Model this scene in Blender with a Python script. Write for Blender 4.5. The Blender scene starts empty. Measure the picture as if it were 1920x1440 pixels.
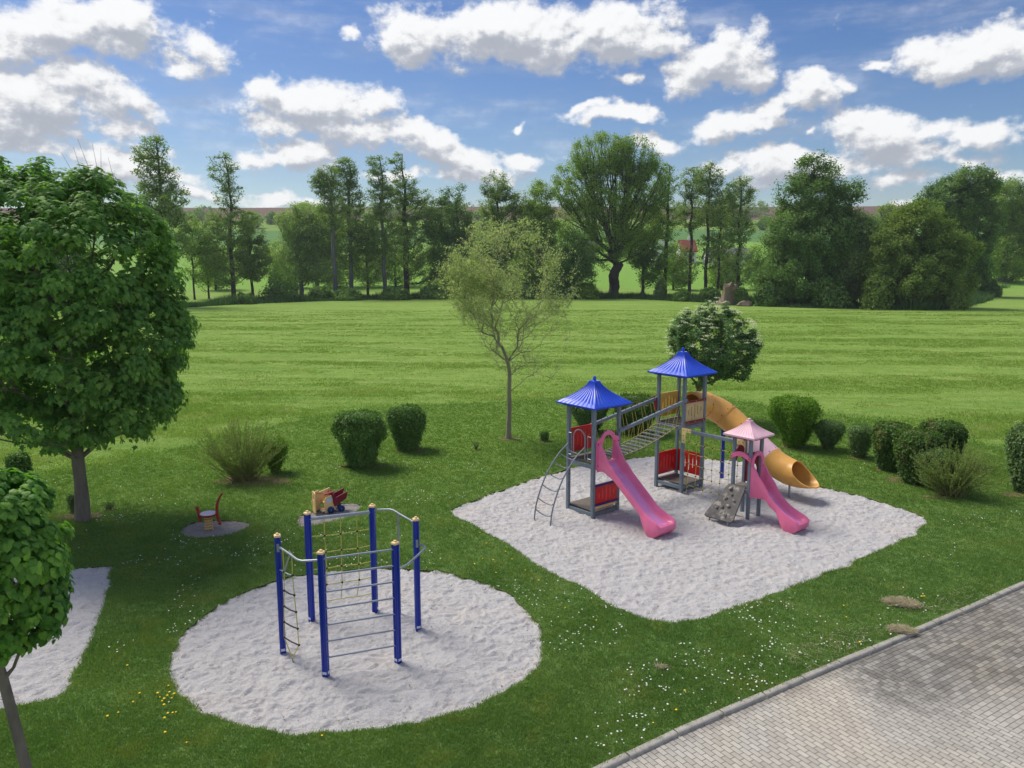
import bpy, bmesh, math, random
import numpy as np
from mathutils import Vector, Matrix, geometry
R = math.radians
C = bpy.context.scene.collection
rng = np.random.default_rng(7)

# ------------------------------------------------------------------ camera, sky, sun, exposure
PITCH, FPX, CAMH = 0.158, 1442.0, 7.5
cam = bpy.data.cameras.new('camera'); cam.sensor_width = 36; cam.lens = FPX/1920*36; cam.clip_end = 6000
camo = bpy.data.objects.new('camera', cam); C.objects.link(camo)
camo.location = (0, 0, CAMH); camo.rotation_euler = (math.pi/2-PITCH, 0, 0)
bpy.context.scene.camera = camo

def g(px, py, z=0.0):
    """where a sight line of the photograph meets the height z (used to survey the site)"""
    a = PITCH+math.atan((py-720)/FPX); y = (CAMH-z)/math.tan(a)
    d = y*math.cos(PITCH)+(CAMH-z)*math.sin(PITCH)
    return ((px-960)/FPX*d, y, z)

SUN_AZ, SUN_EL = R(-52), R(54)       # azimuth from +Y, clockwise; the sun stands left and a little ahead
EXPOSURE = 0.55
SKY_STRENGTH = 0.13
SUN_STRENGTH = 2.7
sc = bpy.context.scene
sc.view_settings.view_transform = 'Standard'; sc.view_settings.look = 'None'
sc.view_settings.exposure = EXPOSURE; sc.view_settings.gamma = 1
sun = bpy.data.lights.new('sun', 'SUN'); sun.energy = SUN_STRENGTH; sun.angle = R(24); sun.color = (1, .93, .80)
suno = bpy.data.objects.new('sun', sun); C.objects.link(suno)
sd = Vector((math.sin(SUN_AZ)*math.cos(SUN_EL), math.cos(SUN_AZ)*math.cos(SUN_EL), math.sin(SUN_EL)))
suno.rotation_euler = sd.to_track_quat('Z', 'Y').to_euler(); suno.location = (-30, 10, 40)

class NT:
    """small helper to write node trees"""
    def __init__(s, tree): s.t = tree; s.n = tree.nodes; s.l = tree.links
    def add(s, typ, **k):
        n = s.n.new(typ)
        for a, b in k.items(): setattr(n, a, b)
        return n
    def inp(s, sock, v):
        if hasattr(v, 'is_output') or isinstance(v, bpy.types.NodeSocket): s.l.new(v, sock)
        else: sock.default_value = v
    def m(s, op, a, b=0.0, c=0.0, clamp=False):
        n = s.add('ShaderNodeMath', operation=op); n.use_clamp = clamp
        s.inp(n.inputs[0], a); s.inp(n.inputs[1], b); s.inp(n.inputs[2], c); return n.outputs[0]
    def v(s, op, a, b=(0, 0, 0), scale=None):
        n = s.add('ShaderNodeVectorMath', operation=op); s.inp(n.inputs[0], a); s.inp(n.inputs[1], b)
        if scale is not None: s.inp(n.inputs[3], scale)
        return n.outputs[0]
    def noise(s, vec, scale, detail=4, rough=.55, dist=0.0, lac=2.0):
        n = s.add('ShaderNodeTexNoise'); s.inp(n.inputs['Vector'], vec)
        n.inputs['Scale'].default_value = scale; n.inputs['Detail'].default_value = detail
        n.inputs['Roughness'].default_value = rough; n.inputs['Distortion'].default_value = dist
        n.inputs['Lacunarity'].default_value = lac
        return n
    def ramp(s, f, stops):
        n = s.add('ShaderNodeValToRGB'); e = n.color_ramp.elements
        while len(e) < len(stops): e.new(.5)
        for i, (p, c) in enumerate(stops):
            e[i].position = p; e[i].color = (c[0], c[1], c[2], 1) if len(c) == 3 else c
        s.inp(n.inputs[0], f); return n.outputs[0]
    def mix(s, f, a, b, blend='MIX'):
        n = s.add('ShaderNodeMix', data_type='RGBA', blend_type=blend)
        s.inp(n.inputs[0], f)
        for k, v_ in ((6, a), (7, b)):
            if isinstance(v_, tuple) and len(v_) == 3: v_ = (*v_, 1)
            s.inp(n.inputs[k], v_)
        return n.outputs[2]
    def sstep(s, x, a, b, to=(0, 1)):
        n = s.add('ShaderNodeMapRange', interpolation_type='SMOOTHSTEP'); s.inp(n.inputs[0], x)
        n.inputs[1].default_value = a; n.inputs[2].default_value = b
        n.inputs[3].default_value = to[0]; n.inputs[4].default_value = to[1]; return n.outputs[0]
    def comb(s, x, y, z):
        n = s.add('ShaderNodeCombineXYZ'); s.inp(n.inputs[0], x); s.inp(n.inputs[1], y); s.inp(n.inputs[2], z); return n.outputs[0]
    def sep(s, v_):
        n = s.add('ShaderNodeSeparateXYZ'); s.inp(n.inputs[0], v_); return n.outputs

def px_azel(px, py):
    """direction (azimuth, elevation) of a sight line, radians"""
    x = (px-960)/FPX; y = -(py-720)/FPX
    c, s = math.cos(PITCH), math.sin(PITCH)
    dy = c+y*s; dz = -s+y*c
    return math.atan2(x, dy), math.atan2(dz, math.hypot(x, dy))

# clouds of the sky: (px, py, radius x, radius y, tilt deg, weight)
CLOUDS = [
 (120, 42, 190, 52, 0, 1.0), (20, 62, 110, 42, 0, .8), (235, 40, 80, 45, 0, .8),
 (385, 85, 85, 42, 14, .62), (330, 118, 70, 30, 0, .5),
 (60, 175, 150, 75, 0, 1.1), (150, 150, 85, 55, 20, .8), (0, 225, 120, 50, 0, .8), (240, 195, 75, 24, 20, .55),
 (215, 245, 110, 26, -6, .35), (40, 262, 120, 26, 0, .45),
 (230, 300, 110, 40, 0, .75), (330, 325, 80, 22, 12, .55),
 (960, 66, 250, 68, 0, 1.2), (780, 62, 84, 54, 0, .95), (1150, 54, 160, 62, 4, 1.1), (1230, 60, 90, 50, 15, .7),
 (1340, 110, 105, 55, 0, 1.0), (1400, 140, 60, 42, 0, .7), (1290, 135, 60, 40, 0, .6), (1185, 135, 45, 16, 0, .45),
 (600, 205, 150, 58, 8, 1.1), (520, 175, 66, 36, 0, .8), (700, 195, 70, 40, 10, .7), (660, 250, 170, 36, 8, .8),
 (800, 275, 140, 42, 22, 1.0), (870, 305, 90, 36, 18, .8), (530, 245, 80, 30, 0, .6),
 (545, 298, 95, 36, 0, .95), (470, 305, 50, 22, 0, .5), (500, 360, 60, 17, 0, .6), (580, 378, 45, 12, 0, .5), (360, 355, 70, 22, 0, .5),
 (980, 312, 75, 24, -6, .7), (900, 335, 130, 22, 0, .6), (760, 330, 120, 16, 0, .4),
 (1155, 212, 105, 22, 0, .8), (1090, 196, 55, 13, -12, .5), (980, 233, 20, 10, -20, .5), (655, 60, 30, 17, -20, .35),
 (1215, 268, 62, 24, 8, .85), (1385, 240, 115, 28, -8, .9), (1520, 175, 85, 36, 0, .85), (1580, 165, 30, 30, 0, .5), (1440, 205, 70, 24, -20, .6),
 (1640, 260, 85, 52, 18, 1.15), (1700, 295, 110, 34, 0, .8), (1450, 310, 130, 36, 0, .9), (1570, 320, 150, 28, 0, .8),
 (1815, 258, 85, 32, 0, .8), (1740, 245, 60, 26, 0, .4), (1900, 330, 80, 22, 0, .6), (1700, 345, 75, 18, 0, .65), (1800, 310, 90, 20, 0, .5),
 (1810, 88, 125, 46, 0, 1.1), (1900, 80, 80, 46, 0, 1.0), (1650, 120, 34, 10, 0, .55), (1520, 250, 20, 12, -30, .3), (1640, 395, 90, 9, 0, .4),
]
world = bpy.data.worlds.new('World'); sc.world = world; world.use_nodes = True
w = NT(world.node_tree); w.n.clear()
tc = w.add('ShaderNodeTexCoord').outputs['Generated']
x_, y_, z_ = w.sep(tc)
az = w.m('ARCTAN2', x_, y_); el = w.m('ARCSINE', z_)
P = w.comb(az, el, 0.0)
def cloud_field(P, warp_scale=1.0, detail=7):
    n1 = w.noise(P, 9.0, 4, .6)
    P2 = w.v('ADD', P, w.v('SCALE', w.v('SUBTRACT', n1.outputs['Color'], (.5, .5, .5)), scale=.075))
    F = None
    for (px, py, rx, ry, tl, wt) in CLOUDS:
        a, e = px_azel(px, py)
        mp = w.add('ShaderNodeMapping', vector_type='TEXTURE')
        w.l.new(P2, mp.inputs[0])
        k = 1.36
        mp.inputs['Location'].default_value = (a, e, 0)
        mp.inputs['Rotation'].default_value = (0, 0, -R(tl))
        mp.inputs['Scale'].default_value = (rx/FPX*k, ry/FPX*k, 1)
        gr = w.add('ShaderNodeTexGradient', gradient_type='SPHERICAL'); w.l.new(mp.outputs[0], gr.inputs[0])
        d = w.m('MULTIPLY', gr.outputs['Fac'], .55+.45*wt)
        F = d if F is None else w.m('SMOOTH_MAX', F, d, .12)
    return F
LIGHT = w.v('ADD', P, (-.007, .020, 0))
bF = cloud_field(P); bL = cloud_field(LIGHT)
Pn = w.v('MULTIPLY', P, (1.0, 1.3, 1.0))
def big_noise(vec): return w.noise(vec, 19, 10, .6).outputs['Fac']
nA = big_noise(Pn)
nB = w.noise(w.v('ADD', Pn, (-.006, .011, 0)), 19, 8, .58).outputs['Fac']
nD = w.noise(Pn, 38, 8, .6).outputs['Fac']; nC = w.noise(w.v('ADD', Pn, (-.003, .006, 0)), 38, 6, .6).outputs['Fac']
# clouds outside the photographed part of the sky (they light the scene and are seen from other views)
front = w.sstep(w.m('ABSOLUTE', az), .72, .95)
hi = w.sstep(el, .42, .62)
outside = w.m('MAXIMUM', front, hi)
gen = w.m('MULTIPLY', w.sstep(w.noise(P, 2.6, 3, .5).outputs['Fac'], .42, .60, (0, .7)), outside)
bF = w.m('MAXIMUM', w.m('MULTIPLY', bF, w.m('SUBTRACT', 1.0, outside)), gen)
bL = w.m('MAXIMUM', w.m('MULTIPLY', bL, w.m('SUBTRACT', 1.0, outside)), gen)
D = w.m('ADD', bF, w.m('ADD', w.m('MULTIPLY', w.m('SUBTRACT', nA, .5), .95), w.m('MULTIPLY', w.m('SUBTRACT', nD, .5), .42)))
alpha = w.sstep(D, .25, .62)
thin = w.m('MULTIPLY', w.sstep(w.noise(w.v('MULTIPLY', P, (1.0, 4.5, 1)), 4.5, 5, .6).outputs['Fac'], .44, .78, (0, .42)), w.sstep(el, -.05, .1))
# light falls from above and a little from the left: tops bright, base and body grey
slope = w.m('MULTIPLY', w.m('SUBTRACT', bF, bL), 1.25)
relief = w.m('ADD', w.m('MULTIPLY', w.m('SUBTRACT', nA, nB), 1.45), w.m('MULTIPLY', w.m('SUBTRACT', nD, nC), 1.0))
body = w.sstep(D, .45, 1.15, (0, .12))
lum = w.m('SUBTRACT', w.m('ADD', .76, w.m('ADD', relief, slope)), body)
lum = w.m('SMOOTH_MIN', w.m('SMOOTH_MAX', lum, .54, .30), 1.02, .25)
ccol = w.mix(w.sstep(lum, .5, .95), (.84, .89, 1.0), (1.0, 1.0, 1.0))
sky = w.add('ShaderNodeTexSky', sky_type='NISHITA', sun_disc=False)
sky.sun_elevation = SUN_EL; sky.sun_rotation = SUN_AZ; sky.air_density = 1.0; sky.dust_density = .6; sky.ozone_density = 1.6; sky.altitude = 300
hs = w.add('ShaderNodeHueSaturation'); hs.inputs['Saturation'].default_value = 1.32; hs.inputs['Value'].default_value = .52; hs.inputs['Hue'].default_value = .513
w.l.new(sky.outputs[0], hs.inputs['Color'])
CLOUD_L = 5.2
cl = w.v('SCALE', ccol, scale=w.m('MULTIPLY', lum, CLOUD_L))
tot = w.m('MAXIMUM', w.m('MULTIPLY', alpha, .97), thin)
col = w.mix(tot, hs.outputs[0], cl)
bg = w.add('ShaderNodeBackground'); w.l.new(col, bg.inputs[0]); bg.inputs[1].default_value = SKY_STRENGTH
wo = w.add('ShaderNodeOutputWorld'); w.l.new(bg.outputs[0], wo.inputs[0])

# ------------------------------------------------------------------ helpers
def tag(o, label=None, cat=None, group=None, kind=None):
    if label: o['label'] = label
    if cat: o['category'] = cat
    if group: o['group'] = group
    if kind: o['kind'] = kind
    return o
def empty(name, loc, rz=0.0):
    o = bpy.data.objects.new(name, None); C.objects.link(o); o.location = loc; o.rotation_euler = (0, 0, rz)
    o.empty_display_size = .3
    return o
def np_mesh(name, V, faces, mat, parent=None, smooth=False, loc=None):
    """faces: (n,k) int array, or a list of such arrays"""
    if isinstance(faces, np.ndarray): faces = [faces]
    faces = [f for f in faces if len(f)]
    me = bpy.data.meshes.new(name)
    V = np.asarray(V, dtype=np.float32)
    loops = np.concatenate([f.ravel() for f in faces]).astype(np.int32)
    tot = np.concatenate([np.full(len(f), f.shape[1]) for f in faces]).astype(np.int32)
    start = np.concatenate([[0], np.cumsum(tot)[:-1]]).astype(np.int32)
    me.vertices.add(len(V)); me.vertices.foreach_set('co', V.ravel())
    me.loops.add(len(loops)); me.loops.foreach_set('vertex_index', loops)
    me.polygons.add(len(tot)); me.polygons.foreach_set('loop_start', start); me.polygons.foreach_set('loop_total', tot)
    me.update(calc_edges=True); me.validate()
    me.polygons.foreach_set('use_smooth', [bool(smooth)]*len(me.polygons))
    me.materials.append(mat)
    o = bpy.data.objects.new(name, me); C.objects.link(o)
    if parent: o.parent = parent
    if loc is not None: o.location = loc
    return o
class MB:
    def __init__(s): s.V = []; s.F = []
    def add(s, vs, fs):
        b = len(s.V); s.V += [tuple(v) for v in vs]; s.F += [tuple(i+b for i in f) for f in fs]; return s
    def loft(s, rings, close=True, caps=True):
        """rings: list of equal length point lists"""
        k = len(rings[0]); vs = [p for r_ in rings for p in r_]; fs = []
        for i in range(len(rings)-1):
            for j in range(k if close else k-1):
                a = i*k+j; b = i*k+(j+1) % k
                fs.append((a, b, b+k, a+k))
        if caps:
            fs.append(tuple(range(k-1, -1, -1))); fs.append(tuple((len(rings)-1)*k+j for j in range(k)))
        return s.add(vs, fs)
    def beam(s, p0, p1, w_, h_, up=(0, 0, 1), ch=.12):
        """chamfered rectangular bar from p0 to p1, w_ sideways and h_ along up"""
        p0, p1 = Vector(p0), Vector(p1); d = (p1-p0).normalized(); u = Vector(up)
        u = (u-d*u.dot(d)); u = u.normalized() if u.length > 1e-4 else d.orthogonal().normalized()
        r_ = d.cross(u).normalized()
        c = ch*min(w_, h_); a, b = w_/2, h_/2
        sec = [(-a+c, -b), (a-c, -b), (a, -b+c), (a, b-c), (a-c, b), (-a+c, b), (-a, b-c), (-a, -b+c)]
        def ring(p, k): return [p+r_*x*k+u*y*k for x, y in sec]
        L_ = (p1-p0).length; e = min(c, L_*.2)
        return s.loft([ring(p0, 1-2*c/max(w_, h_)), ring(p0+d*e, 1), ring(p1-d*e, 1), ring(p1, 1-2*c/max(w_, h_))])
    def box(s, c, sz, ch=.12):
        c = Vector(c); return s.beam(c-Vector((0, 0, sz[2]/2)), c+Vector((0, 0, sz[2]/2)), sz[1], sz[0], up=(1, 0, 0), ch=ch)
    def tube(s, pts, r_, n=8, caps=True):
        pts = [Vector(p) for p in pts]; rings = []
        rr = r_ if isinstance(r_, (list, tuple)) else [r_]*len(pts)
        prev = None
        for i, p in enumerate(pts):
            d = (pts[min(i+1, len(pts)-1)]-pts[max(i-1, 0)]).normalized()
            if prev is None: u = d.orthogonal().normalized()
            else:
                u = prev-d*prev.dot(d); u = u.normalized() if u.length > 1e-5 else d.orthogonal().normalized()
            prev = u; v = d.cross(u)
            rings.append([p+(u*math.cos(t)+v*math.sin(t))*rr[i] for t in [2*math.pi*k/n for k in range(n)]])
        return s.loft(rings, caps=caps)
    def sphere(s, c, r_, n=8, m=5, sq=(1, 1, 1)):
        c = Vector(c); rings = []
        for i in range(m+1):
            a = math.pi*(i/m); rr = max(math.sin(a), .02); z = -math.cos(a)
            rings.append([c+Vector((math.cos(2*math.pi*k/n)*rr*r_*sq[0], math.sin(2*math.pi*k/n)*rr*r_*sq[1], z*r_*sq[2])) for k in range(n)])
        return s.loft(rings)
    def plate(s, outline, o, u, v, t):
        """flat outline (list of 2D) extruded by t along u x v, centred"""
        o, u, v = Vector(o), Vector(u), Vector(v); n = u.cross(v).normalized()
        return s.loft([[o+u*a+v*b-n*t/2 for a, b in outline], [o+u*a+v*b+n*t/2 for a, b in outline]])
    def ribbon(s, outer, inner, o, u, v, t):
        """flat band between two matching polylines, thickness t"""
        o, u, v = Vector(o), Vector(u), Vector(v); n = u.cross(v).normalized()
        P_ = lambda q, sg: o+u*q[0]+v*q[1]+n*sg*t/2
        rings = [[P_(a, -1), P_(b, -1), P_(b, 1), P_(a, 1)] for a, b in zip(outer, inner)]
        return s.loft(rings)
    def build(s, name, mat, parent=None, smooth=True, angle=35, loc=None):
        me = bpy.data.meshes.new(name); me.from_pydata(s.V, [], s.F); me.validate()
        bm = bmesh.new(); bm.from_mesh(me); bmesh.ops.recalc_face_normals(bm, faces=bm.faces); bm.to_mesh(me); bm.free()
        if smooth:
            me.polygons.foreach_set('use_smooth', [True]*len(me.polygons)); me.set_sharp_from_angle(angle=R(angle))
        me.materials.append(mat)
        o = bpy.data.objects.new(name, me); C.objects.link(o)
        if parent: o.parent = parent
        if loc is not None: o.location = loc
        return o
def arc(c, r_, a0, a1, n, ry=None):
    ry = ry or r_
    return [(c[0]+r_*math.cos(R(a0+(a1-a0)*i/n)), c[1]+ry*math.sin(R(a0+(a1-a0)*i/n))) for i in range(n+1)]
def spline(pts, n=8):
    """Catmull-Rom through points"""
    P_ = [Vector(p) for p in pts]; P_ = [P_[0]*2-P_[1]]+P_+[P_[-1]*2-P_[-2]]; out = []
    for i in range(1, len(P_)-2):
        a, b, c, d = P_[i-1:i+3]
        for k in range(n):
            t = k/n
            out.append(.5*((2*b)+(c-a)*t+(2*a-5*b+4*c-d)*t*t+(3*b-a-3*c+d)*t**3))
    out.append(P_[-2]); return out
def copy_tree(o, parent=None):
    c = o.copy(); C.objects.link(c); c.parent = parent
    for ch in o.children: copy_tree(ch, c)
    return c

# ------------------------------------------------------------------ numpy noise
_perm = np.random.default_rng(3).permutation(512)
def vnoise(x, y, seed=0):
    xi = np.floor(x).astype(int); yi = np.floor(y).astype(int); xf = x-xi; yf = y-yi
    u = xf*xf*(3-2*xf); v = yf*yf*(3-2*yf)
    def h(a, b): return _perm[(_perm[(a+seed*57) % 512]+b*13) % 512]/511.0
    return (h(xi, yi)*(1-u)+h(xi+1, yi)*u)*(1-v)+(h(xi, yi+1)*(1-u)+h(xi+1, yi+1)*u)*v
def fbm(x, y, o=4, seed=0):
    s = 0; a = .5
    for i in range(o): s = s+a*vnoise(x*2**i+7.3*i, y*2**i-3.1*i, seed+i); a *= .5
    return s
def in_poly(x, y, poly):
    r_ = np.zeros(x.shape, bool); n = len(poly); j = n-1
    for i in range(n):
        xi, yi = poly[i][0], poly[i][1]; xj, yj = poly[j][0], poly[j][1]
        if yi != yj:
            r_ ^= ((yi > y) != (yj > y)) & (x < (xj-xi)*(y-yi)/(yj-yi)+xi)
        j = i
    return r_
def dist_poly(x, y, poly):
    d = np.full(x.shape, 1e9); n = len(poly)
    for i in range(n):
        ax, ay = poly[i][:2]; bx, by = poly[(i+1) % n][:2]
        L2 = (bx-ax)**2+(by-ay)**2+1e-12
        t = np.clip(((x-ax)*(bx-ax)+(y-ay)*(by-ay))/L2, 0, 1)
        d = np.minimum(d, np.hypot(x-ax-t*(bx-ax), y-ay-t*(by-ay)))
    return d

# ------------------------------------------------------------------ materials
MATS = {}
def mat(name, color, rough=.6, var=.12, vscale=6.0, dirt=None, dirt_scale=3.0, dirt_amt=.4, bump=0.0, bscale=60.0, metallic=0.0, spec=.4, stretch=(1, 1, 1), coat=0.0, sss=0.0):
    m_ = bpy.data.materials.new(name); m_.use_nodes = True; t = NT(m_.node_tree); t.n.clear()
    out = t.add('ShaderNodeOutputMaterial'); b = t.add('ShaderNodeBsdfPrincipled'); t.l.new(b.outputs[0], out.inputs[0])
    co = t.add('ShaderNodeTexCoord').outputs['Object']; co = t.v('MULTIPLY', co, stretch)
    n = t.noise(co, vscale, 5, .6).outputs['Fac']
    lo = tuple(c*(1-var) for c in color); hi_ = tuple(min(c*(1+var), 1) for c in color)
    col_ = t.ramp(n, [(.3, lo), (.7, hi_)])
    if dirt:
        f = t.sstep(t.noise(co, dirt_scale, 7, .65).outputs['Fac'], .5, .72, (0, dirt_amt)); col_ = t.mix(f, col_, dirt)
    t.l.new(col_, b.inputs['Base Color']); b.inputs['Roughness'].default_value = rough
    t.l.new(t.m('ADD', rough-.08, t.m('MULTIPLY', n, .16)), b.inputs['Roughness'])
    b.inputs['Metallic'].default_value = metallic; b.inputs['Specular IOR Level'].default_value = spec
    b.inputs['Coat Weight'].default_value = coat
    if bump:
        bn = t.add('ShaderNodeBump'); bn.inputs['Strength'].default_value = bump; bn.inputs['Distance'].default_value = .01
        t.l.new(t.noise(co, bscale, 4, .6).outputs['Fac'], bn.inputs['Height']); t.l.new(bn.outputs[0], b.inputs['Normal'])
    MATS[name] = m_; return m_
def leafmat(name, c_dark, c_light, trans=.35, rough=.5, tint=None, tscale=.5, spec=.35, far=None):
    """leaves: every leaf its own shade between two greens, larger patches drift in hue; light passes through"""
    m_ = bpy.data.materials.new(name); m_.use_nodes = True; t = NT(m_.node_tree); t.n.clear()
    out = t.add('ShaderNodeOutputMaterial'); geo = t.add('ShaderNodeNewGeometry'); ri = geo.outputs['Random Per Island']
    co = t.add('ShaderNodeTexCoord').outputs['Object']
    n = t.noise(co, tscale, 3, .6).outputs['Fac']
    f = t.m('ADD', t.m('MULTIPLY', ri, .65), t.m('MULTIPLY', t.m('SUBTRACT', n, .5), 1.2), clamp=True)
    c = t.ramp(f, [(0, c_dark), (.55, tuple((a+b)/2 for a, b in zip(c_dark, c_light))), (1, c_light)])
    if tint: c = t.mix(t.sstep(t.noise(co, tscale*2.3, 2, .5).outputs['Fac'], .52, .7, (0, .5)), c, tint)
    if far: c = t.mix(t.sstep(t.m('ADD', t.sep(co)[1], t.m('MULTIPLY', n, 6)), far[0], far[1], (0, .75)), c, t.mix(ri, far[2], far[3]))  # optional distance blend: grazing light put into the blade colour
    b = t.add('ShaderNodeBsdfPrincipled'); t.l.new(c, b.inputs['Base Color']); b.inputs['Roughness'].default_value = rough
    b.inputs['Specular IOR Level'].default_value = spec
    tr = t.add('ShaderNodeBsdfTranslucent'); t.l.new(t.mix(.5, c, (.35, .5, .05), 'MULTIPLY'), tr.inputs[0])
    t.l.new(t.v('MULTIPLY', c, (1.5, 1.7, .7)), tr.inputs[0])
    mx = t.add('ShaderNodeMixShader'); mx.inputs[0].default_value = trans
    t.l.new(b.outputs[0], mx.inputs[1]); t.l.new(tr.outputs[0], mx.inputs[2]); t.l.new(mx.outputs[0], out.inputs[0])
    MATS[name] = m_; return m_
def srgb(r_, g_, b_):
    f = lambda c: ((c/255+.055)/1.055)**2.4 if c > 10.3 else c/255/12.92
    return (f(r_), f(g_), f(b_))

M_post = mat('weathered_blue_grey_paint', srgb(118, 130, 142), .65, .14, 9, srgb(80, 86, 90), 5, .5, .35, 90, stretch=(3, 3, .6))
M_deck = mat('grey_weathered_wood', srgb(105, 98, 92), .85, .22, 10, srgb(150, 140, 128), 4, .7, .6, 60, stretch=(1, 6, 1))
M_plank = mat('bridge_plank_grey', srgb(112, 116, 120), .75, .18, 10, srgb(80, 80, 80), 4, .5, .4, 60)
M_blue_roof = mat('blue_plastic_roof', srgb(24, 74, 208), .38, .08, 4, srgb(60, 95, 215), 2.5, .5, .05, 30, spec=.5)
M_pink = mat('pink_plastic', srgb(238, 116, 160), .36, .06, 3, srgb(228, 136, 186), 2.2, .6, .05, 20, spec=.5)
M_bed = mat('worn_slide_sheen', srgb(222, 138, 196), .22, .05, 2, srgb(196, 120, 176), 5, .6, spec=.6, stretch=(3, .4, 1))  # lighter purple of the worn run, with its sheen painted in
M_pale_pink = mat('bleached_pink_plastic', srgb(232, 188, 202), .45, .06, 4, srgb(206, 160, 186), 2.5, .5, .05, 20)
M_red = mat('red_plastic', srgb(206, 24, 28), .4, .08, 5, srgb(150, 14, 20), 3, .5, .05, 20, spec=.5)
M_redrib = mat('red_rib_highlight', srgb(240, 70, 64), .35, .06, 8, spec=.5)  # lighter red paints a highlight into the panel slots
M_maroon = mat('dark_red_plate', srgb(128, 24, 48), .5, .1, 8)
M_yellow = mat('ochre_yellow_plastic', srgb(224, 168, 84), .36, .07, 2.5, srgb(188, 130, 58), 2.2, .5, .05, 20, spec=.5)
M_yellow_in = mat('ochre_inner_wall', srgb(176, 108, 30), .5, .07, 2.5)
M_ypanel = mat('yellow_board', srgb(232, 186, 92), .5, .1, 5, srgb(214, 150, 50), 2.5, .7, .05, 20)
M_beige = mat('bleached_scratched_board', srgb(206, 180, 130), .6, .14, 5, srgb(150, 125, 84), 7, .7, .2, 60, stretch=(1, 1, .4))
M_cream = mat('cream_corner_plate', srgb(236, 208, 140), .5, .06, 8)
M_steel = mat('galvanised_steel', srgb(150, 156, 168), .45, .1, 14, metallic=.55, spec=.5)
M_dsteel = mat('grey_painted_tube', srgb(128, 134, 144), .5, .12, 14, metallic=.3)
M_bluepost = mat('blue_powder_coat', srgb(8, 46, 158), .32, .06, 4, spec=.5)
M_bluerail = mat('dark_blue_plastic_rail', srgb(34, 38, 120), .45, .06, 6)
M_cap = mat('tan_plastic_cap', srgb(240, 205, 150), .5, .05, 8)
M_rope = mat('yellow_green_rope', srgb(206, 194, 96), .8, .2, 60, srgb(120, 118, 70), 8, .4)
M_black = mat('black_plastic', srgb(40, 42, 46), .5, .1, 10)
M_rubber = mat('dark_rubber', srgb(62, 62, 66), .7, .1, 10)
M_white = mat('white_sticker', srgb(205, 212, 225), .5, .05, 8)
M_climb = mat('worn_climbing_board', srgb(96, 93, 92), .85, .25, 7, srgb(176, 170, 160), 4.5, .95, .7, 30)
M_hold = mat('stone_grey_hold', srgb(160, 156, 148), .8, .2, 14, srgb(80, 78, 76), 9, .7, .5, 50)
M_wood = mat('pale_plywood', srgb(238, 202, 140), .55, .06, 6, srgb(205, 165, 105), 3, .5)
M_redseat = mat('brick_red_tube', srgb(158, 36, 38), .45, .1, 12, srgb(200, 160, 140), 9, .2)
M_lilac = mat('pale_lilac_seat', srgb(216, 204, 220), .5, .04, 6)
M_spring = mat('tan_spring_steel', srgb(218, 176, 104), .45, .08, 20)
M_wheel = mat('blue_wheel', srgb(16, 52, 112), .45, .08, 8)
M_kerb = mat('concrete_kerb', srgb(168, 164, 156), .85, .14, 9, srgb(112, 108, 98), 3.2, .75, .5, 90)
M_straw = leafmat('dry_straw', srgb(184, 172, 150), srgb(232, 222, 202), .3, .8, tscale=6)
M_soil = mat('dark_soil', srgb(74, 62, 44), .95, .3, 8, bump=.6, bscale=20)
M_drysoil = mat('dry_soil', srgb(122, 104, 78), .95, .3, 6, srgb(80, 92, 44), 4, .7, .6, 25)
def barkmat(name, c, d, sc_=5):
    return mat(name, c, .9, .25, sc_, d, sc_*.6, .6, .8, 14, stretch=(1, 1, .35))
M_bark_maple = barkmat('maple_bark', srgb(122, 112, 104), srgb(84, 78, 70))
M_bark_pale = barkmat('mottled_bark', srgb(146, 138, 118), srgb(86, 84, 62), 3)
M_shoot = mat('green_brown_shoot', srgb(132, 130, 78), .8, .2, 6)
M_twig = mat('pale_grey_twig', srgb(150, 144, 118), .85, .15, 5)
M_bark_dark = barkmat('dark_bark', srgb(70, 66, 58), srgb(96, 92, 86), 1)
M_bark_grey = barkmat('grey_bark', srgb(104, 104, 108), srgb(78, 76, 72), 1)
M_bark_brown = barkmat('brown_stem', srgb(128, 118, 78), srgb(92, 80, 56), 8)
M_bark_dead = barkmat('dead_wood', srgb(128, 112, 98), srgb(92, 80, 70), 2)

L_maple = leafmat('maple_leaves', (0.091, 0.209, 0.055), (0.314, 0.516, 0.118), .42, .55, tscale=.9, spec=.15, tint=(.20, .30, .06))
L_linden = leafmat('linden_leaves', (0.066, 0.190, 0.035), (0.332, 0.585, 0.089), .35, .5, tscale=1.5, spec=.2)
L_pale = leafmat('young_pale_leaves', (0.305, 0.365, 0.178), (0.610, 0.679, 0.373), .4, .6, tscale=.8, spec=.1)
L_elder = leafmat('elder_leaves', (0.074, 0.160, 0.058), (0.215, 0.349, 0.116), .25, .5, tscale=.9, spec=.2)
L_box = leafmat('dense_hedge_leaves', (0.069, 0.155, 0.040), (0.256, 0.402, 0.095), .25, .5, tscale=1.5, spec=.2)
L_bright = leafmat('bright_green_leaves', (.09, .19, .02), (.28, .46, .045), .35, .5, tscale=1.5, spec=.2)
L_shrub = leafmat('dull_green_leaves', (0.097, 0.176, 0.066), (0.262, 0.369, 0.131), .3, .5, tscale=1.5, spec=.2)
L_red = leafmat('green_and_reddish_leaves', (.055, .125, .028), (.17, .27, .06), .3, .5, tint=(.26, .19, .08), tscale=1.2, spec=.2)
L_willow = leafmat('willow_shoot_leaves', (0.165, 0.242, 0.066), (0.363, 0.451, 0.154), .4, .5, tscale=1.5, spec=.2)
L_alder = leafmat('alder_leaves', (0.143, 0.237, 0.079), (0.444, 0.535, 0.184), .35, .6, tscale=.12, tint=(.16, .19, .07), spec=.1)
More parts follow.
